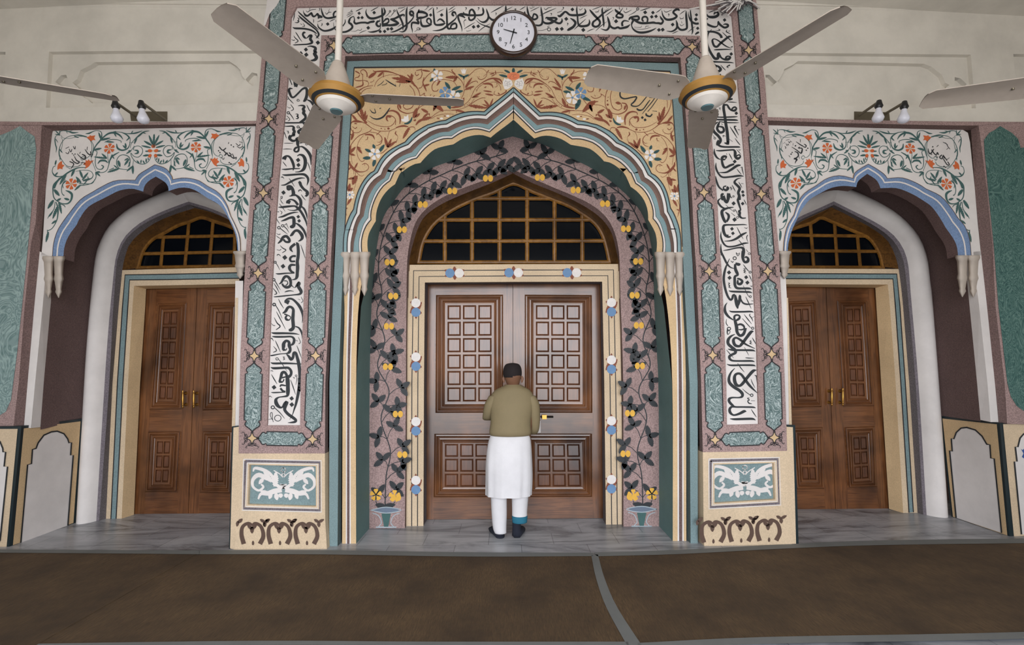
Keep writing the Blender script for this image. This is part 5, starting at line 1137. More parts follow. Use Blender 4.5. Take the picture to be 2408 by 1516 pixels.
# ---- gold spandrel of the central arch
K['rose'] = paint('coral_rose_paint', srgb(222, 130, 92))
GOLD = '''
m deepgreen
@1190 150 6.2
l 115,130,115,58,30 160,130,245,90,30 190,190,320,160,34;m rose;e 112,180,90,58,0;m line;60,165,2 100,150,3 150,160,2;50,190,2 90,205,3 130,215,2;140,170,2 160,195,3 150,220,2;90,165,2 115,180,3 100,200,2;m petalw;P 120,300 140,240 180,215 215,225 235,205 250,240 262,265 258,310 245,345 235,370 190,368 150,340;m line;150,250,2 190,265,3 230,250,2;140,290,2 180,300,3 220,280,2;160,330,2 200,315,3 245,320,2;190,265,2 200,300,3 190,340,2;215,240,2 235,275,3 225,310,2;150,310,2 170,280,3 165,250,2
m rust2
215,150,5 280,125,5 350,130,6 470,130,5;l 360,160,370,95,14 370,155,430,185,14 385,140,450,155,16;485,140,5 540,190,5;460,95,10 490,130,12;650,85,8 590,68,5 530,85,5 490,140,5 510,200,7 560,230,9 610,220,10 620,185,6;600,180,4 595,205,6;650,85,6 700,130,7 760,190,9
265,290,6 300,235,24 370,215,24 440,220,20 520,255,16 600,310,8 660,370,7 700,450,7 740,530,7 800,590,8 870,630,14 950,640,22 1000,645,6;550,300,5 610,350,5 640,410,5;670,510,5 720,580,6 800,640,6 900,670,6 1000,680,6
e 587,328,6,6,0 615,352,6,6,0 642,385,6,6,0 742,572,6,6,0 773,600,6,6,0 808,620,7,7,0;l 400,215,275,300,26;400,355,6 420,310,24 470,290,30 530,295,20 550,290,8;500,330,10 510,345,14 530,350,6;440,275,5 380,265,6 330,290,6 295,340,6 290,390,8;350,280,5 345,330,8 380,340,5
210,385,20 225,415,16 300,455,14 350,460,8 400,440,8;330,425,16 310,445,18;370,400,5 385,410,7 380,440,5;l 420,410,545,395,22 400,460,520,440,26 690,490,570,420,30 710,495,600,480,18;510,500,8 560,500,8 630,530,8 720,590,10
l 450,630,400,505,26 455,620,530,525,28 450,630,560,590,22;450,600,30 460,630,24 520,640,10;l 750,610,480,650,44 660,600,655,660,18 870,620,815,495,44 900,630,890,580,24;870,610,14 950,640,26 1010,645,8
815,400,6 760,320,7 730,290,6;l 800,350,700,200,32 800,380,670,330,34;620,280,9 640,255,8 700,270,10 740,300,8;720,370,10 730,385,6;815,250,6 820,340,7 815,400,7 840,480,7 890,560,7 960,595,6 1060,600,5
820,330,6 850,260,9 920,190,10 1000,130,8 1090,105,6 1190,110,6;985,85,10 990,110,14 940,160,12;l 900,200,1090,205,44 920,200,970,270,34
920,330,6 970,265,7 1060,240,7 1140,235,8 1220,250,8 1275,320,8 1270,390,9 1220,410,8 1185,380,6;l 1160,250,1210,330,26;1110,500,8 1180,590,8;l 1300,560,1110,710,44 1210,600,1260,700,34;1180,590,14 1260,560,30 1302,545,30
l 940,680,800,710,32;930,690,8 920,725,8;940,685,6 1100,685,6 1200,720,7 1300,800,7;l 1080,770,1112,765,16 1170,805,1212,800,16;960,745,5 1060,735,6 1200,760,6 1290,810,6
m deepgreen
l 820,200,745,160,30 820,200,905,155,30 820,180,820,240,26 1240,130,1245,75,34 1260,220,1310,270,34 990,390,860,330,44 940,420,830,400,44 1020,370,1090,270,48 1090,480,1240,540,48 1080,520,1010,670,66
m petalw
p 800,150 780,70 805,100 815,65 830,95 845,65 840,110 870,70 845,150;e 1050,768,24,14,0 1140,805,24,14,0;f 1203,185,92,5,-75 968,492,104,5,-80;m petalb;f 1088,425,90,5,-90;e 1203,185,13,13,0 968,492,18,16,0;m petalw;e 1088,427,12,12,0
m rust2
@1370 150 5.426
l 265,90,160,105,22;265,80,12 340,95,8;275,90,8 265,140,10 285,190,9 325,210,7;345,110,8 350,140,8 330,160,10 305,140,8;l 400,230,395,130,34;380,150,8 375,170,10;l 410,240,560,150,44 410,240,600,240,36;450,150,12 420,180,20 400,230,26
400,245,24 340,300,16 305,360,9 290,440,8 290,520,8 320,580,9 360,620,8 420,640,7;420,290,6 375,340,7 355,420,8 370,520,8 400,570,10 460,590,10 500,560,8 490,530,8;390,320,6 420,285,10;e 325,427,6,6,0 317,470,9,9,0 320,520,14,14,0
240,180,10 255,250,14 230,310,22 210,360,6;l 240,290,170,270,26;250,260,8 275,310,8 310,320,10;130,100,5 200,160,8 250,230,10;230,380,10 240,400,8 210,430,8 150,440,9 105,410,7;150,395,5 165,415,7;240,385,8 290,420,5
20,225,5 100,230,6 140,290,8 130,350,9 80,355,8 60,330,5;200,480,8 110,490,30 60,530,26 0,600,10;l 90,520,125,610,34;130,520,6 230,530,6 300,570,7 340,640,8 370,700,10;l 190,630,280,580,34;180,640,20 170,670,8;l 190,640,260,700,26
l 370,700,330,570,50 350,690,290,640,30;360,720,36 350,740,20;l 150,690,300,730,40;220,700,20 300,740,30 345,790,12;420,500,10 450,490,18 490,510,10 500,550,10;l 480,510,425,500,26;500,500,10 550,510,16 570,560,16 540,610,14 470,640,12 420,640,8;l 550,530,530,590,26
545,780,10 540,700,22 570,640,26 630,610,20 690,620,12 700,650,8;600,790,8 600,720,9 640,680,10 700,680,26 710,720,20 690,745,8;l 690,690,650,690,18
960,770,30 1010,720,20 1060,660,14 1110,570,9 1130,470,9 1110,410,16 1060,360,18 980,310,8 880,290,6;900,320,6 980,340,7 1040,400,7 1080,480,6 1080,560,6;l 990,720,975,610,28 1000,720,1050,540,42 980,740,950,660,24 1100,420,1110,350,30 1090,430,1030,430,16
m deepgreen;390,690,10 410,740,26 450,770,26 490,775,12;m petalw;p 430,740 440,655 465,685 490,675 495,710 530,720 515,745 470,755
m rust2
@1380 260 10.033
550,480,8 570,410,14 640,400,16 690,430,14 660,470,8;l 690,420,840,690,70;710,400,20 820,380,44 930,400,30 1000,430,20;1000,440,12 1130,500,10 1180,600,9 1190,700,9;990,500,10 1010,560,30 960,620,8 960,680,8 1000,780,20
l 1190,890,1100,680,60 1190,890,990,740,60 1190,890,1260,640,66;1190,910,14 1300,1010,16 1360,1030,8;1600,530,10 1480,545,12 1380,590,14 1320,680,20 1340,790,16 1410,840,12 1460,845,6;1330,720,10 1370,770,12 1430,765,6;1345,500,14 1450,600,14
1100,490,8 1250,510,12 1400,500,12 1550,440,14 1700,330,20 1760,310,20;1010,250,10 1060,340,14 1150,395,12 1300,400,12 1450,370,12 1560,320,10 1660,260,8;e 1170,445,28,26,0 1253,462,13,13,0 1338,443,15,14,0
1760,300,14 1900,280,60 2000,290,30 2045,350,14 2050,430,14 1980,540,14 1860,540,12 1790,470,8 1810,430,6;l 1900,270,2030,110,50;1960,330,30 1900,340,20;1900,420,20 1950,450,16 2010,400,10
1560,460,10 1600,510,16 1700,560,20 1850,620,16 1980,750,14 2070,900,16 2100,1050,14 2100,1180,10 2060,1250,12;1490,710,8 1530,620,40 1620,590,40 1720,600,20;1650,640,20 1660,700,14 1710,720,6
1750,610,8 1850,740,10 1900,900,10 1890,1080,10 1830,1200,12 1770,1225,14 1720,1190,8;l 1900,880,1780,1045,60 1890,880,1800,920,22 2080,1040,1930,880,66 2070,1050,1940,1085,50;2040,850,20 2070,1000,60;l 1980,560,2040,730,56;1990,480,10 2000,600,40 2070,580,10
1780,1300,14 1710,1270,16 1640,1320,14 1640,1400,14 1720,1460,14 1850,1470,30 1960,1420,60 2060,1300,50 2070,1220,20;1720,1280,8 1720,1330,8;l 1960,1400,1880,1250,40 2030,1350,2110,1440,34;2040,1080,8 2010,1290,8
m deepgreen;l 1390,1000,1260,820,80 1490,920,1530,815,66 1580,1000,1720,930,66 1590,1140,1770,1150,80 1480,1180,1530,1350,80;m petalw;f 1490,1050,146,5,-65;m petalb;e 1490,1050,30,30,0
m rust2
@1450 390 10.033
1220,160,14 1150,240,10 1080,265,10 1035,235,6;1240,130,10 1230,250,12;1280,120,8 1270,230,8;l 1220,260,1300,480,110 1260,310,1410,340,50;1210,260,60 1200,340,30;1210,360,8 1240,500,8 1280,620,8;l 1400,620,1290,550,70 1400,620,1360,440,70 1440,620,1450,420,54
1330,800,30 1380,870,60 1430,960,10;1430,800,8 1480,920,10 1480,1050,24 1440,1200,6;l 1480,1050,1410,1020,28
m petalw;f 1365,710,115,8,0;m petalb;e 1365,710,26,26,0
'''
GOLDC = '''
m rust2
@820 150 5.784
250,180,14 245,120,14 205,80,12 165,95,9 170,130,8 195,150,14;90,100,16 130,120,16 150,140,10;150,150,12 130,180,12 90,190,9 85,220,9 140,230,12 200,225,7 260,235,6;190,140,8 190,220,8 190,290,20 120,315,16 90,320,6;215,225,6 265,250,6 265,290,6 240,315,5;290,250,6 330,240,6 345,215,5
l 270,190,380,110,44;330,90,8 360,105,14 470,100,24 560,110,16 680,150,10 780,190,14 850,230,24 900,300,24;350,310,6 380,240,7 450,180,6 560,150,5 660,155,6;l 470,110,390,180,30;480,120,8 470,160,10 480,185,5;l 860,230,580,190,50 860,240,670,240,34
'''
GTXL = '''
m ink
@820 150 5.784
500,215,6 560,255,16 645,305,12;700,265,5 690,310,7;635,275,5 640,305,4;390,300,6 440,270,8 480,230,6;450,290,6 500,280,6 520,260,8;285,705,5 330,740,12 400,750,20 480,710,22 560,600,12;290,620,5 320,660,14 365,665,12 350,610,8;420,610,14 440,600,8
'''
GTXR = '''
m ink
@1370 150 5.426
510,305,6 480,360,16 485,420,20 540,445,18 640,425,16 690,425,18 660,480,20 620,520,16 650,540,16 720,530,12 800,440,12 850,380,6;690,570,16 720,590,22 770,580,14 830,500,14 860,460,8;760,640,5 800,590,9 890,480,12 945,400,6;850,430,5 940,435,7
810,630,14 815,655,22 860,670,20 890,640,16;890,600,5 950,605,7;830,610,8 890,540,10 970,425,8;d 762,685,20 798,715,20;570,320,8 550,300,8 580,290,6 620,330,10 680,330,14 750,350,10 780,355,8;630,240,5 610,280,9 650,320,8;680,260,6 720,330,8;735,265,6 730,320,8 780,350,8
640,360,8 680,345,10 720,400,8;690,380,8 720,400,8;760,395,6 800,400,6 790,410,8;820,345,6 800,380,7
'''
brush(gold_panel, GOLD, YT, .0015, K); brush(gold_panel, GOLD, YT, .0008, K, None, lambda x, y: (2415-x-(x-1207.5)*.017, y-(x-1207.5)*.008))
brush(gold_panel, GOLDC, YT, .0015, K); brush(gold_panel, GOLDC, YT, .0015, K, None, lambda x, y: (2410-x, y+7))
brush(gold_panel, GTXL, YT, .0005, K); brush(gold_panel, GTXR, YT, .0005, K)
# ------------------------------------------------------------------ vines, door frame flowers, pedestal ornament, capitals
def vine_side(sg):
    f = (lambda x, y: (x, y)) if sg < 0 else (lambda x, y: (2417-x, y-2))
    rnd = random.Random(3)
    path = [(905, 1205), (908, 1120), (918, 1060), (896, 985), (915, 920), (888, 860), (905, 800), (886, 740), (898, 690), (890, 640), (895, 580), (915, 520), (945, 470), (990, 435), (1040, 410), (1100, 385), (1150, 372), (1190, 360)]
    P = cr(path, 8); vine.ribbon([(*f(*p), 2.6) for p in P], YV, K['ink'], -.003, 1, False)
    for i in range(3, len(P)-3, 4):
        x, y = P[i]; tx, ty = P[i+2][0]-P[i-2][0], P[i+2][1]-P[i-2][1]; a0 = math.atan2(ty, tx)
        for s in ((1, -1) if i % 8 == 3 else (1,)):
            L = 34 if s > 0 else 20
            a = a0+s*(.75+.3*rnd.random()); ex, ey = x+L*math.cos(a), y+L*math.sin(a)
            vine.ribbon([(*f(*q), 1.6) for q in ((x, y), ((x+ex)/2+4*math.cos(a0), (y+ey)/2+4*math.sin(a0)), (ex, ey))], YV, K['ink'], -.0035, 3)
            for da in (-1.5, 0, 1.5):
                l = 22+5*rnd.random(); q = [f(*p) for p in leaf_px(ex, ey, ex+l*math.cos(a+da), ey+l*math.sin(a+da), 13)]
                vine.poly(q, YV, K['ink'], -.004)
            if i % 12 == 3 and s > 0:
                for k in (-6, 6):
                    c = (ex+k, ey+20); vine.poly([f(c[0]+6*math.cos(t*.6), c[1]+8*math.sin(t*.6)) for t in range(11)], YV, K['yellow'], -.005)
    brush(vine, '''@0 0 1
m yellow;f 884,1163,15,5,-90 928,1166,15,5,-90;m ink;l 905,1190,882,1186,12 905,1190,930,1186,12;884,1178,2 890,1196,2;928,1180,2 918,1196,2
m slate;e 908,1199,30,6,0;m thin;872,1199,2 908,1192,2 944,1199,2 908,1206,2 872,1199,2;876,1206,2 890,1212,2 897,1228,2 890,1238,2;940,1206,2 926,1212,2 919,1228,2 926,1238,2;884,1239,3 932,1239,3;m green;p 897,1207 919,1207 913,1238 903,1238''', YV, -.004, K, None, f)
vine_side(-1); vine_side(1)
for A, sg in ((CFo, 0),):
    for w, ins in ((2.2, .33), (2.2, .66)):
        dfr_line = [(a[0]+(b_[0]-a[0])*ins, a[1]+(b_[1]-a[1])*ins) for a, b_ in zip(CFo, CFi)]
        mb_fr = MB(); mb_fr.ribbon([(x, y, w) for x, y in dfr_line], YC, K['line'], -.002, 1, False)
        for x, y, v in ([(1069, 642, 0), (1208, 641, 0), (1345, 641, 0)]+[(978, y, 1) for y in (723, 850, 1002, 1140)]+[(1438, y, 1) for y in (722, 857, 1000, 1138)] if ins > .5 else []):
            dx, dy_ = (0, 11) if v else (11, 0)
            for a in range(6):
                t = a*1.05+.5; mb_fr.poly(leaf_px(x+dx*math.cos(t), y+dy_*math.cos(t), x+(16+dx)*math.cos(t), y+(16+dy_)*math.sin(t), 9), YC, K['rust2'], -.003)
            for q, mm in ((-1, 'petalw' if v else 'petalb'), (1, 'petalb' if v else 'petalw')):
                mb_fr.poly([(x+q*dx+11*math.cos(t*.45), y+q*dy_+11*math.sin(t*.45)) for t in range(14)], YC, K[mm], -.004-.0003*q)
        mb_fr.build('painted_flowers', door_1)
ACA = '''@530 900 3.698
m white
505,880,60 500,920,40;490,920,30 430,870,26 400,800,24 340,760,30 260,740,24 240,770,10;430,860,22 360,830,34 290,800,40 240,840,30 240,900,22 290,935,20 330,905,20 310,880,14;490,930,40 430,940,44 370,960,40 310,965,26 285,1010,14;l 430,900,440,770,50 400,860,330,760,40 330,830,290,880,34 380,960,300,940,34 440,960,450,1020,40 480,960,480,1000,40 400,960,380,1010,34
o 505,757,20,8 507,800,14,6;500,820,8 470,790,8 420,760,8'''
BASE = '''@530 900 3.698
m umberleaf
160,1400,40 140,1320,36 150,1250,30 200,1220,26 240,1240,16;300,1400,40 330,1330,36 310,1250,30 260,1220,26 230,1240,16;l 230,1270,190,1230,30 230,1270,275,1230,30 230,1250,232,1310,34 340,1210,300,1185,26 340,1210,345,1255,30 340,1210,390,1185,26 110,1215,150,1180,30 110,1200,100,1250,26 240,1410,240,1370,20'''
for mb, sx in ((ped_left, 0), (ped_right, 1)):
    t0 = (lambda x, y: (x, y)) if not sx else (lambda x, y: (x+1085+(x-666)*.03, y-6-(x-666)*.03))
    t1 = lambda x, y, t0=t0: t0(1333-x, y)
    for t in (t0, t1): brush(mb, ACA, YF, .028, K, None, t)
    for k in range(3): brush(mb, BASE, YF, -.007, K, None, lambda x, y, k=k, t0=t0: t0(x+k*63.5, y))
    for d_, w, mm in ((13, 2.5, 'white'), (9, 6, 'greypurple'), (4.5, 2.5, 'white')):
        q = PED_L if not sx else PED_R; c = (sum(p[0] for p in q)/4, sum(p[1] for p in q)/4)
        mb.ribbon([(p[0]+math.copysign(d_, p[0]-c[0]), p[1]+math.copysign(d_, p[1]-c[1]), w) for p in q+[q[0]]], YF, K[mm], -.007, 1, False)
def capital(name, x0, x1, y0, y1, Y, n, lab):
    g = MB(); w = (x1-x0)/n
    for i in range(n):
        xc = x0+w*(i+.5); rows = []
        for t, r, b_ in ((0, .62, .06), (.06, .66, .09), (.14, .5, .05), (.45, .42, .035), (.55, .5, .06), (.62, .4, .04), (.8, .28, .02), (.86, .34, .035), (1, .04, .0)):
            y = y0+(y1-y0)*t; rows.append([PX(xc+w*r*math.sin(a), y, Y, -(b_+.02)*math.cos(a)) for a in [j*math.pi/8-math.pi/2 for j in range(9)]])
        g.grid(rows, K['stone'])
    return struct(g.build(name), lab, 'capital')
capital('trim_2', 801, 868, 592, 695, YS, 3, 'carved buff stone capital at the left springing of the central arch')
capital('trim_3', 1542, 1610, 592, 695, YS, 3, 'carved buff stone capital at the right springing of the central arch')
capital('trim_4', 102, 150, 602, 700, (NL[0]+.02, NL[1]), 2, 'carved stone bracket at the outer foot of the left scalloped arch')
capital('trim_5', 2250, 2302, 600, 698, (NR[0]+.02, NR[1]), 2, 'carved stone bracket at the outer foot of the right scalloped arch')
capital('trim_6', 552, 578, 590, 655, (NL[0]-.01, NL[1]), 1, 'small stone bracket between the left side arch and the pier')
capital('trim_7', 1832, 1857, 590, 655, (NR[0]-.01, NR[1]), 1, 'small stone bracket between the right side arch and the pier')
calli.build('calligraphy_band', wall_center)
ped_left.build('pedestal', wall_center); ped_right.build('pedestal', wall_center)
gold_panel.build('gold_spandrel', inner_frame); arch_mould.build('arch_moulding', inner_frame); pilaster_strips.build('pilaster_strips', inner_frame)
wall_alcove = struct(wall_alcove_mb.build('wall_alcove'), 'mauve wall painted with dark leafy vines round the central door', 'wall')
soffit_mb.build('arch_soffit', wall_alcove)
inner_frame_mesh = g
for key in ('left', 'right'): niche_mb[key]['spandrel'].build('floral_spandrel', walls[key])
# ------------------------------------------------------------------ mats
def matmat(name, c1, c2):
    m, n, b = _new(name); a = noise(n, 30, 4, .7, .3, (6, .5, 1)); h = noise(n, 2.2, 5)
    c = mixc(n, ramp(n, h, (.35, (0, 0, 0)), (.7, (1, 1, 1))), ramp(n, a, (.3, c2), (.7, c1)), c2)
    n.links.new(c, b.inputs['Base Color']); b.inputs['Roughness'].default_value = .95; bump(n, b, a, .6, .01); return m
fib = matmat('coir_matting', srgb(112, 88, 58), srgb(66, 50, 32)); edge = plaster('grey_canvas_edging', srgb(120, 122, 120))
def mat_obj(name, loop, borders_, z, lab):
    g = MB(); P = [FL(x, y, z) for x, y in loop]; g.ngon([P], fib); g.grid([P, [p-Vector((0, 0, z-.001)) for p in P]], fib, False, cu=True)
    o = tag(g.build(name), lab, 'mat', 'coir mats on the veranda floor')
    for s in borders_:
        g = MB(); g.grid([[FL(x, y-w/2, z+.003) if abs(s[0][0]-s[-1][0]) > 300 else FL(x-w/2, y, z+.003) for x, y, w in cr(s, 4)], [FL(x, y+w/2, z+.003) if abs(s[0][0]-s[-1][0]) > 300 else FL(x+w/2, y, z+.003) for x, y, w in cr(s, 4)]], edge, False)
        g.build('canvas_edging', o)
mat_obj('floor_mat', [(-300, 1293), (60, 1294), (300, 1297), (468, 1298), (60, 1530), (-500, 1535)], [[(-300, 1293, 8), (0, 1295, 8), (300, 1297, 8), (468, 1298, 9)]], .012, 'dark brown coir mat at the far left, overlapping the wide one')
mat_obj('floor_mat', [(440, 1297), (760, 1299), (1100, 1303), (1395, 1303), (1412, 1370), (1450, 1450), (1478, 1512), (900, 1512), (30, 1518)], [[(440, 1298, 9), (760, 1298, 10), (1100, 1303, 10), (1395, 1303, 8)], [(30, 1518, 9), (600, 1511, 10), (1000, 1512, 8), (1478, 1512, 8)]], .008, 'wide brown coir mat in the middle, with grey canvas edging')
mat_obj('floor_mat', [(1398, 1303), (1600, 1296), (1850, 1284), (2100, 1275), (2700, 1268), (2900, 1475), (2300, 1494), (1900, 1500), (1500, 1516), (1450, 1430), (1412, 1360)], [[(1398, 1303, 9), (1600, 1297, 10), (1850, 1284, 10), (2100, 1275, 11), (2700, 1268, 11)], [(1500, 1518, 14), (1800, 1505, 16), (2300, 1496, 16), (2900, 1478, 16)], [(1398, 1303, 16), (1412, 1360, 20), (1440, 1430, 26), (1500, 1530, 36)]], .008, 'brown coir mat on the right, its grey edge curving toward the viewer')
# ------------------------------------------------------------------ fans
fanm = simple('dusty_beige_enamel', srgb(160, 148, 136), .5, .0, .3); fanw = simple('white_enamel', srgb(222, 214, 204), .35); fang = simple('gold_trim', srgb(160, 118, 56), .4, .3); fant = simple('teal_badge', srgb(70, 100, 104), .3)
def fan(px, py, Zf, angs, lab, pitchdeg=14):
    d = ray(px, py); p = d*((Zf-EYE)/d.z)+EYEV
    t = empty('ceiling_fan', p, lab, 'fan', 'ceiling fans of the veranda')
    g = MB(); g.lathe(p, [(.0, -.075), (.028, -.074), (.032, -.068), (.085, -.045), (.098, -.035), (.106, -.03), (.122, -.02), (.138, 0), (.134, .018), (.1, .03), (0, .03)], [fant, fant, fanw, fanw, fang, K['black'], fang, fang, fanm, fanm], 36); g.build('motor_housing', t)
    g = MB(); g.lathe(p, [(.1, .03), (.075, .06), (.055, .12), (.03, .19), (.022, .2), (0, .2)], fanm, 24); g.build('canopy', t)
    g = MB(); g.tube([p+Vector((0, 0, .19)), Vector((p.x, p.y, HC))], .017, fanw, 12); g.build('down_rod', t)
    for a in angs:
        a = math.radians(a); r = Vector((math.cos(a), math.sin(a), 0)); s = Vector((-math.sin(a), math.cos(a), 0)); tl = math.radians(pitchdeg); s2 = s*math.cos(tl)+Vector((0, 0, math.sin(tl)))
        rows = []
        for L, w in ((.13, .05), (.17, .075), (.2, .078), (.45, .07), (.63, .064), (.655, .045)):
            rows.append([p+r*L+s2*(w*k)+Vector((0, 0, .01-.012*abs(k)+.008)) for k in (-1, -.3, .3, 1)])
        g = MB(); g.grid(rows, fanm); g.grid([[q+Vector((0, 0, .004)) for q in rw] for rw in rows], fanm)
        g.grid([[rw[0] for rw in rows], [rw[0]+Vector((0, 0, .004)) for rw in rows]], fanm); g.grid([[rw[-1] for rw in rows], [rw[-1]+Vector((0, 0, .004)) for rw in rows]], fanm)
        b_ = g.build('blade', t)
        for L, k in ((.19, .6), (.19, -.6), (.27, 0)):
            g = MB(); g.lathe(p+r*L+s2*(.07*k)+Vector((0, 0, .012)), [(.006, .004), (.006, -.006), (0, -.007)], K['steel'], 8); g.build('screw', b_)
fan(792, 232, 3.02, (-112, 4, 125), 'beige ceiling fan left of the clock, gold rimmed hub with teal centre')
fan(1662, 222, 3.02, (-62, -167, 72), 'beige ceiling fan on the right, its hub ringed in black and gold')
fan(-130, 170, 3.02, (20, 140, 260), 'ceiling fan mostly beyond the left edge, one grey blade showing')
fan(2540, 195, 3.02, (165, 45, 285), 'ceiling fan mostly beyond the right edge, one dark blade showing')
# ------------------------------------------------------------------ clock
c0 = PX(1207, 83, YF, -.012); R_ = (PX(1264, 83, YF)-PX(1150, 83, YF)).length/2
t = empty('wall_clock', c0, 'round wall clock with dark brown case and white dial above the arch', 'clock')
case = simple('dark_brown_gloss', srgb(52, 32, 24), .2, 0, .5, .6); dial = simple('white_dial', srgb(226, 226, 236), .4)
g = MB(); g.lathe(c0, [(R_*.98, .0), (R_, .02), (R_*.95, .05), (R_*.87, .06), (R_*.85, .045)], case, 48, 'Y'); g.build('case', t)
g = MB(); g.lathe(c0, [(R_*.86, .04), (R_*.4, .04), (0, .04)], dial, 48, 'Y'); dl = g.build('dial', t)
for k in range(1, 13):
    a = math.radians(90-30*k); cu = bpy.data.curves.new('numeral', 'FONT'); cu.body = str(k); cu.size = R_*.24; cu.align_x = 'CENTER'; cu.align_y = 'CENTER'; cu.extrude = .0005
    co = bpy.data.objects.new('numeral_curve', cu); COL.objects.link(co); bpy.context.view_layer.update(); me = bpy.data.meshes.new_from_object(co); bpy.data.objects.remove(co); me.materials.clear(); me.materials.append(K['ink']); o = bpy.data.objects.new('numeral', me); COL.objects.link(o); o.parent = t; o.location = (R_*.62*math.cos(a), -.043, R_*.62*math.sin(a)); o.rotation_euler = (math.pi/2, 0, 0)
for L, a, w in ((.42, 163, .012), (.52, 255, .011)):
    a = math.radians(a); r = Vector((math.cos(a), 0, math.sin(a))); n_ = Vector((-r.z, 0, r.x)); g = MB(); z_ = c0+Vector((0, -.048, 0))
    g.face([z_-r*R_*.15+n_*w*.6, z_+r*R_*L+n_*w*.3, z_+r*R_*L-n_*w*.3, z_-r*R_*.15-n_*w*.6], K['ink']); g.build('hand', t)
# ------------------------------------------------------------------ lamps
milk = simple('milky_bulb_glass', srgb(220, 220, 230), .2); sock = simple('black_bakelite', srgb(24, 24, 26), .4)
def lamp(plate, arms, N, lab):
    q = [PX(x, y, N, -.05) for x, y in plate]; t = empty('wall_lamp', sum(q, Vector())/4, lab, 'lamp', 'twin bulb lamps over the side arches')
    g = MB(); g.ngon([q], K['steel']); g.grid([q, [p+Vector((0, .02, 0)) for p in q]], K['steel'], False, cu=True); g.build('base_plate', t)
    for (x0, y0), (x1, y1), (bx, by) in arms:
        A, B = PX(x0, y0, N, -.05), PX(x1, y1, N, -.42); g = MB(); g.tube([A, B], .013, K['steel']); g.build('arm', t)
        d = ray(bx, by); bot = d*((B.y)/d.y)+EYEV; dn = bot-B; dn.normalize(); rot = Vector((0, 0, -1)).rotation_difference(dn).to_matrix(); L = (bot-B).length
        g = MB(); g.lathe(B, [(.0, .02), (.02, .01), (.028, -L*.12), (.036, -L*.22), (.026, -L*.32), (.02, -L*.36)], sock, 16, 'Z', rot); g.build('socket', t)
        g = MB(); g.lathe(B, [(.022, -L*.34), (.026, -L*.48), (.04, -L*.66), (.05, -L*.8), (.042, -L*.92), (.02, -L*.99), (0, -L)], milk, 20, 'Z', rot); g.build('bulb', t)
lamp([(305, 262), (393, 262), (393, 285), (308, 284)], [((320, 274), (271, 240), (276, 288)), ((390, 282), (332, 240), (338, 290))], NL, 'twin bulb lamp on a steel plate above the left side arch')
lamp([(2009, 262), (2091, 264), (2093, 284), (2009, 281)], [((2022, 270), (2067, 239), (2064, 287)), ((2084, 266), (2127, 241), (2124, 289))], NR, 'twin bulb lamp on a steel plate above the right side arch')
# ------------------------------------------------------------------ latch and nest
q = PX(1280, 980, YD, -.03); t = empty('door_latch', q, 'brass and iron slide latch with padlock beside the person', 'latch')
g = MB(); g.box(q, (.05, .03, .045), K['brass']); g.build('padlock', t); g = MB(); g.tube([q+Vector((-.04, 0, 0)), q+Vector((.1, 0, 0))], .01, K['iron']); g.build('bolt', t)
g = MB(); q = PX(1265, 1003, YD, -.02); g.box(q, (.06, .004, .13), K['white']); tag(g.build('paper_tag'), 'pale paper tag hanging on the door under the latch', 'tag')
g = MB(); rn = random.Random(5)
for k in range(70):
    a = PX(1738+rn.gauss(0, 6), 6+rn.gauss(0, 4), YF, -.04-.05*rn.random()); b_ = PX(1715+rn.gauss(0, 26), 12+rn.gauss(0, 9), YF, -.02-.1*rn.random()); g.tube([a, (a+b_)/2+Vector((0, -.02, .02)), b_], .007, K['white' if k % 3 else 'grey'], 5)
tag(g.build('bird_nest'), 'ragged grey white nest in the top right corner of the portal', 'nest', None, 'stuff')
# ------------------------------------------------------------------ person
YP = 4.80; s_ = (YP-.0)/4.8
skin = simple('skin', srgb(120, 84, 62), .6); khaki = plaster('khaki_knit', srgb(136, 122, 92), bmp=.3); cloth = plaster('white_cotton', srgb(222, 220, 222), bmp=.1); dark = simple('black_wool', srgb(28, 20, 20), .9); navy = simple('navy_sock', srgb(24, 28, 42), .9); aqua = simple('teal_lining', srgb(30, 104, 128), .8)
def W_(x, y, dy=0): return PX(x, y, YP, dy)
base = FL(1202, 1262); base.y = YP
pe = empty('person', (base.x, YP, 0), 'person seen from behind in khaki sweater and white tunic facing the central door', 'person')
def body(name, parent, st, m, n=20, flat=.62):
    """st: (px centre, px y, px half-width, depth shift, flatness)"""
    g = MB(); rows = []
    for cx, y, hw, dy, fl in cr(st, 4):
        c = W_(cx, y, dy); h = (W_(cx+hw, y)-W_(cx-hw, y)).length/2
        rows.append([c+Vector((h*math.cos(a), h*fl*math.sin(a), 0)) for a in [2*math.pi*k/n for k in range(n)]])
    V = g.grid(rows, m, True, cu=True)
    for r in (V[0], V[-1]):
        f = g.bm.faces.new(r); f.material_index = 0
    return g.build(name, parent)
bd = body('body', pe, [(1206, 855, 4, 0, 1), (1206, 862, 15, 0, 1.1), (1206, 880, 20, -.01, 1.15), (1206, 896, 17, 0, 1.1), (1207, 906, 14, .01, 1), (1207, 916, 22, .01, .8), (1207, 960, 44, 0, .5), (1205, 1020, 44, 0, .5), (1200, 1060, 40, 0, .5)], skin)
body('cap', pe, [(1205, 853, 3, 0, 1), (1205, 856, 15, 0, 1.15), (1205, 866, 21, 0, 1.18), (1205, 880, 22, 0, 1.18), (1205, 887, 20, 0, 1.18)], dark)
for sx in (-1, 1): body('ear', pe, [(1206+sx*21, 884, 2, 0, .6), (1206+sx*22, 890, 3.5, 0, .6), (1206+sx*21, 899, 2, 0, .6)], skin, 10)
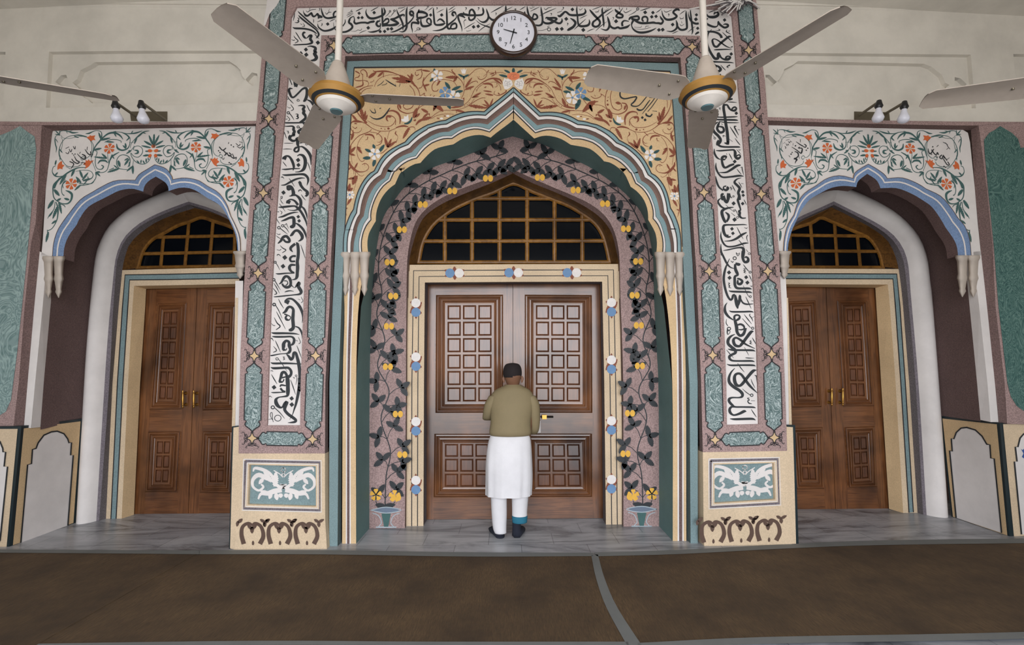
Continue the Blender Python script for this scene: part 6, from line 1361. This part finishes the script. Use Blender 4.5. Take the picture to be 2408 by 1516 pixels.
sw = body('sweater', pe, [(1206, 904, 17, 0, .85), (1206, 909, 27, 0, .75), (1205, 918, 42, 0, .6), (1204, 935, 52, 0, .52), (1203, 960, 50, -.02, .55), (1201, 990, 47, -.03, .6), (1200, 1006, 48, -.03, .62), (1200, 1016, 49, -.03, .6), (1200, 1023, 46, -.02, .6), (1200, 1022, 40, 0, .6)], khaki, 28)
for pts_a in ([(1164, 930, 14, 0, 1), (1155, 950, 15.5, 0, 1), (1149, 972, 13.5, .03, 1), (1147, 985, 12, .09, 1), (1153, 987, 9, .2, 1), (1166, 980, 7, .3, 1)], [(1245, 930, 14, 0, 1), (1253, 950, 15.5, 0, 1), (1257, 985, 13, .02, 1), (1256, 1012, 11, .07, 1), (1250, 1020, 9, .16, 1), (1240, 1008, 7, .27, 1)]):
    body('sleeve', pe, pts_a, khaki, 16)
    g = MB(); x, y, _, d_, _ = pts_a[-1]; hc = W_(x, y, d_+.04)
    g.lathe(hc, [(0, -.05), (.028, -.04), (.036, 0), (.03, .04), (0, .05)], skin, 12)
    for k in range(5): g.tube([hc+Vector((-.03+.015*k, .01, .03)), hc+Vector((-.03+.015*k, .05, .055-.004*abs(k-2))), hc+Vector((-.03+.015*k, .07, .03))], [.009, .008, .006], skin, 8)
    g.build('hand', pe)
g = MB(); rows = []
for cx, y, hw in cr([(1200, 1018, 45), (1198, 1045, 51), (1197, 1090, 54), (1197, 1130, 54), (1196, 1164, 53)], 4):
    c = W_(cx, y, -.01); h = (W_(cx+hw, y)-W_(cx-hw, y)).length/2; k_ = (y-1018)/146
    rows.append([c+Vector((h*math.cos(a), h*.55*math.sin(a), 0))*(1+.035*k_*math.sin(9*a)+.02*k_*math.sin(17*a+1)) for a in [2*math.pi*i/72 for i in range(72)]])
g.grid(rows, cloth, True, cu=True); g.build('tunic', pe)
body('trouser_leg', pe, [(1173, 1130, 22, 0, .9), (1173, 1170, 19, 0, .9), (1174, 1210, 18, 0, .9), (1175, 1240, 16, 0, .9), (1177, 1252, 14, 0, .9)], cloth)
body('trouser_leg', pe, [(1223, 1130, 22, 0, .9), (1223, 1165, 20, 0, .9), (1222, 1200, 18, 0, .9), (1222, 1213, 18, 0, .9)], cloth)
body('rolled_cuff', pe, [(1222, 1211, 18.5, 0, .9), (1222, 1216, 18.5, 0, .9), (1222, 1227, 17.5, 0, .9)], aqua)
for cx, top, tx in ((1176, 1248, -.09), (1215, 1222, .06)):
    body('ankle', pe, [(cx, top, 11, 0, 1), (cx, top+14, 10, 0, 1), (cx, 1258, 11, 0, 1)], navy)
    h = FL(cx, 1263); g = MB()
    rows = [[Vector((h.x+tx*t+r*math.cos(a), YP-.04+.24*t, max(.004, .035*k+r*k*math.sin(a)))) for a in [2*math.pi*i/14 for i in range(14)]] for t, r, k in ((-.02, .012, 1), (.05, .042, 1), (.4, .044, .95), (.75, .046, .8), (.95, .035, .6), (1, .01, .5))]
    g.grid(rows, navy, True, cu=True); g.build('sock', pe)
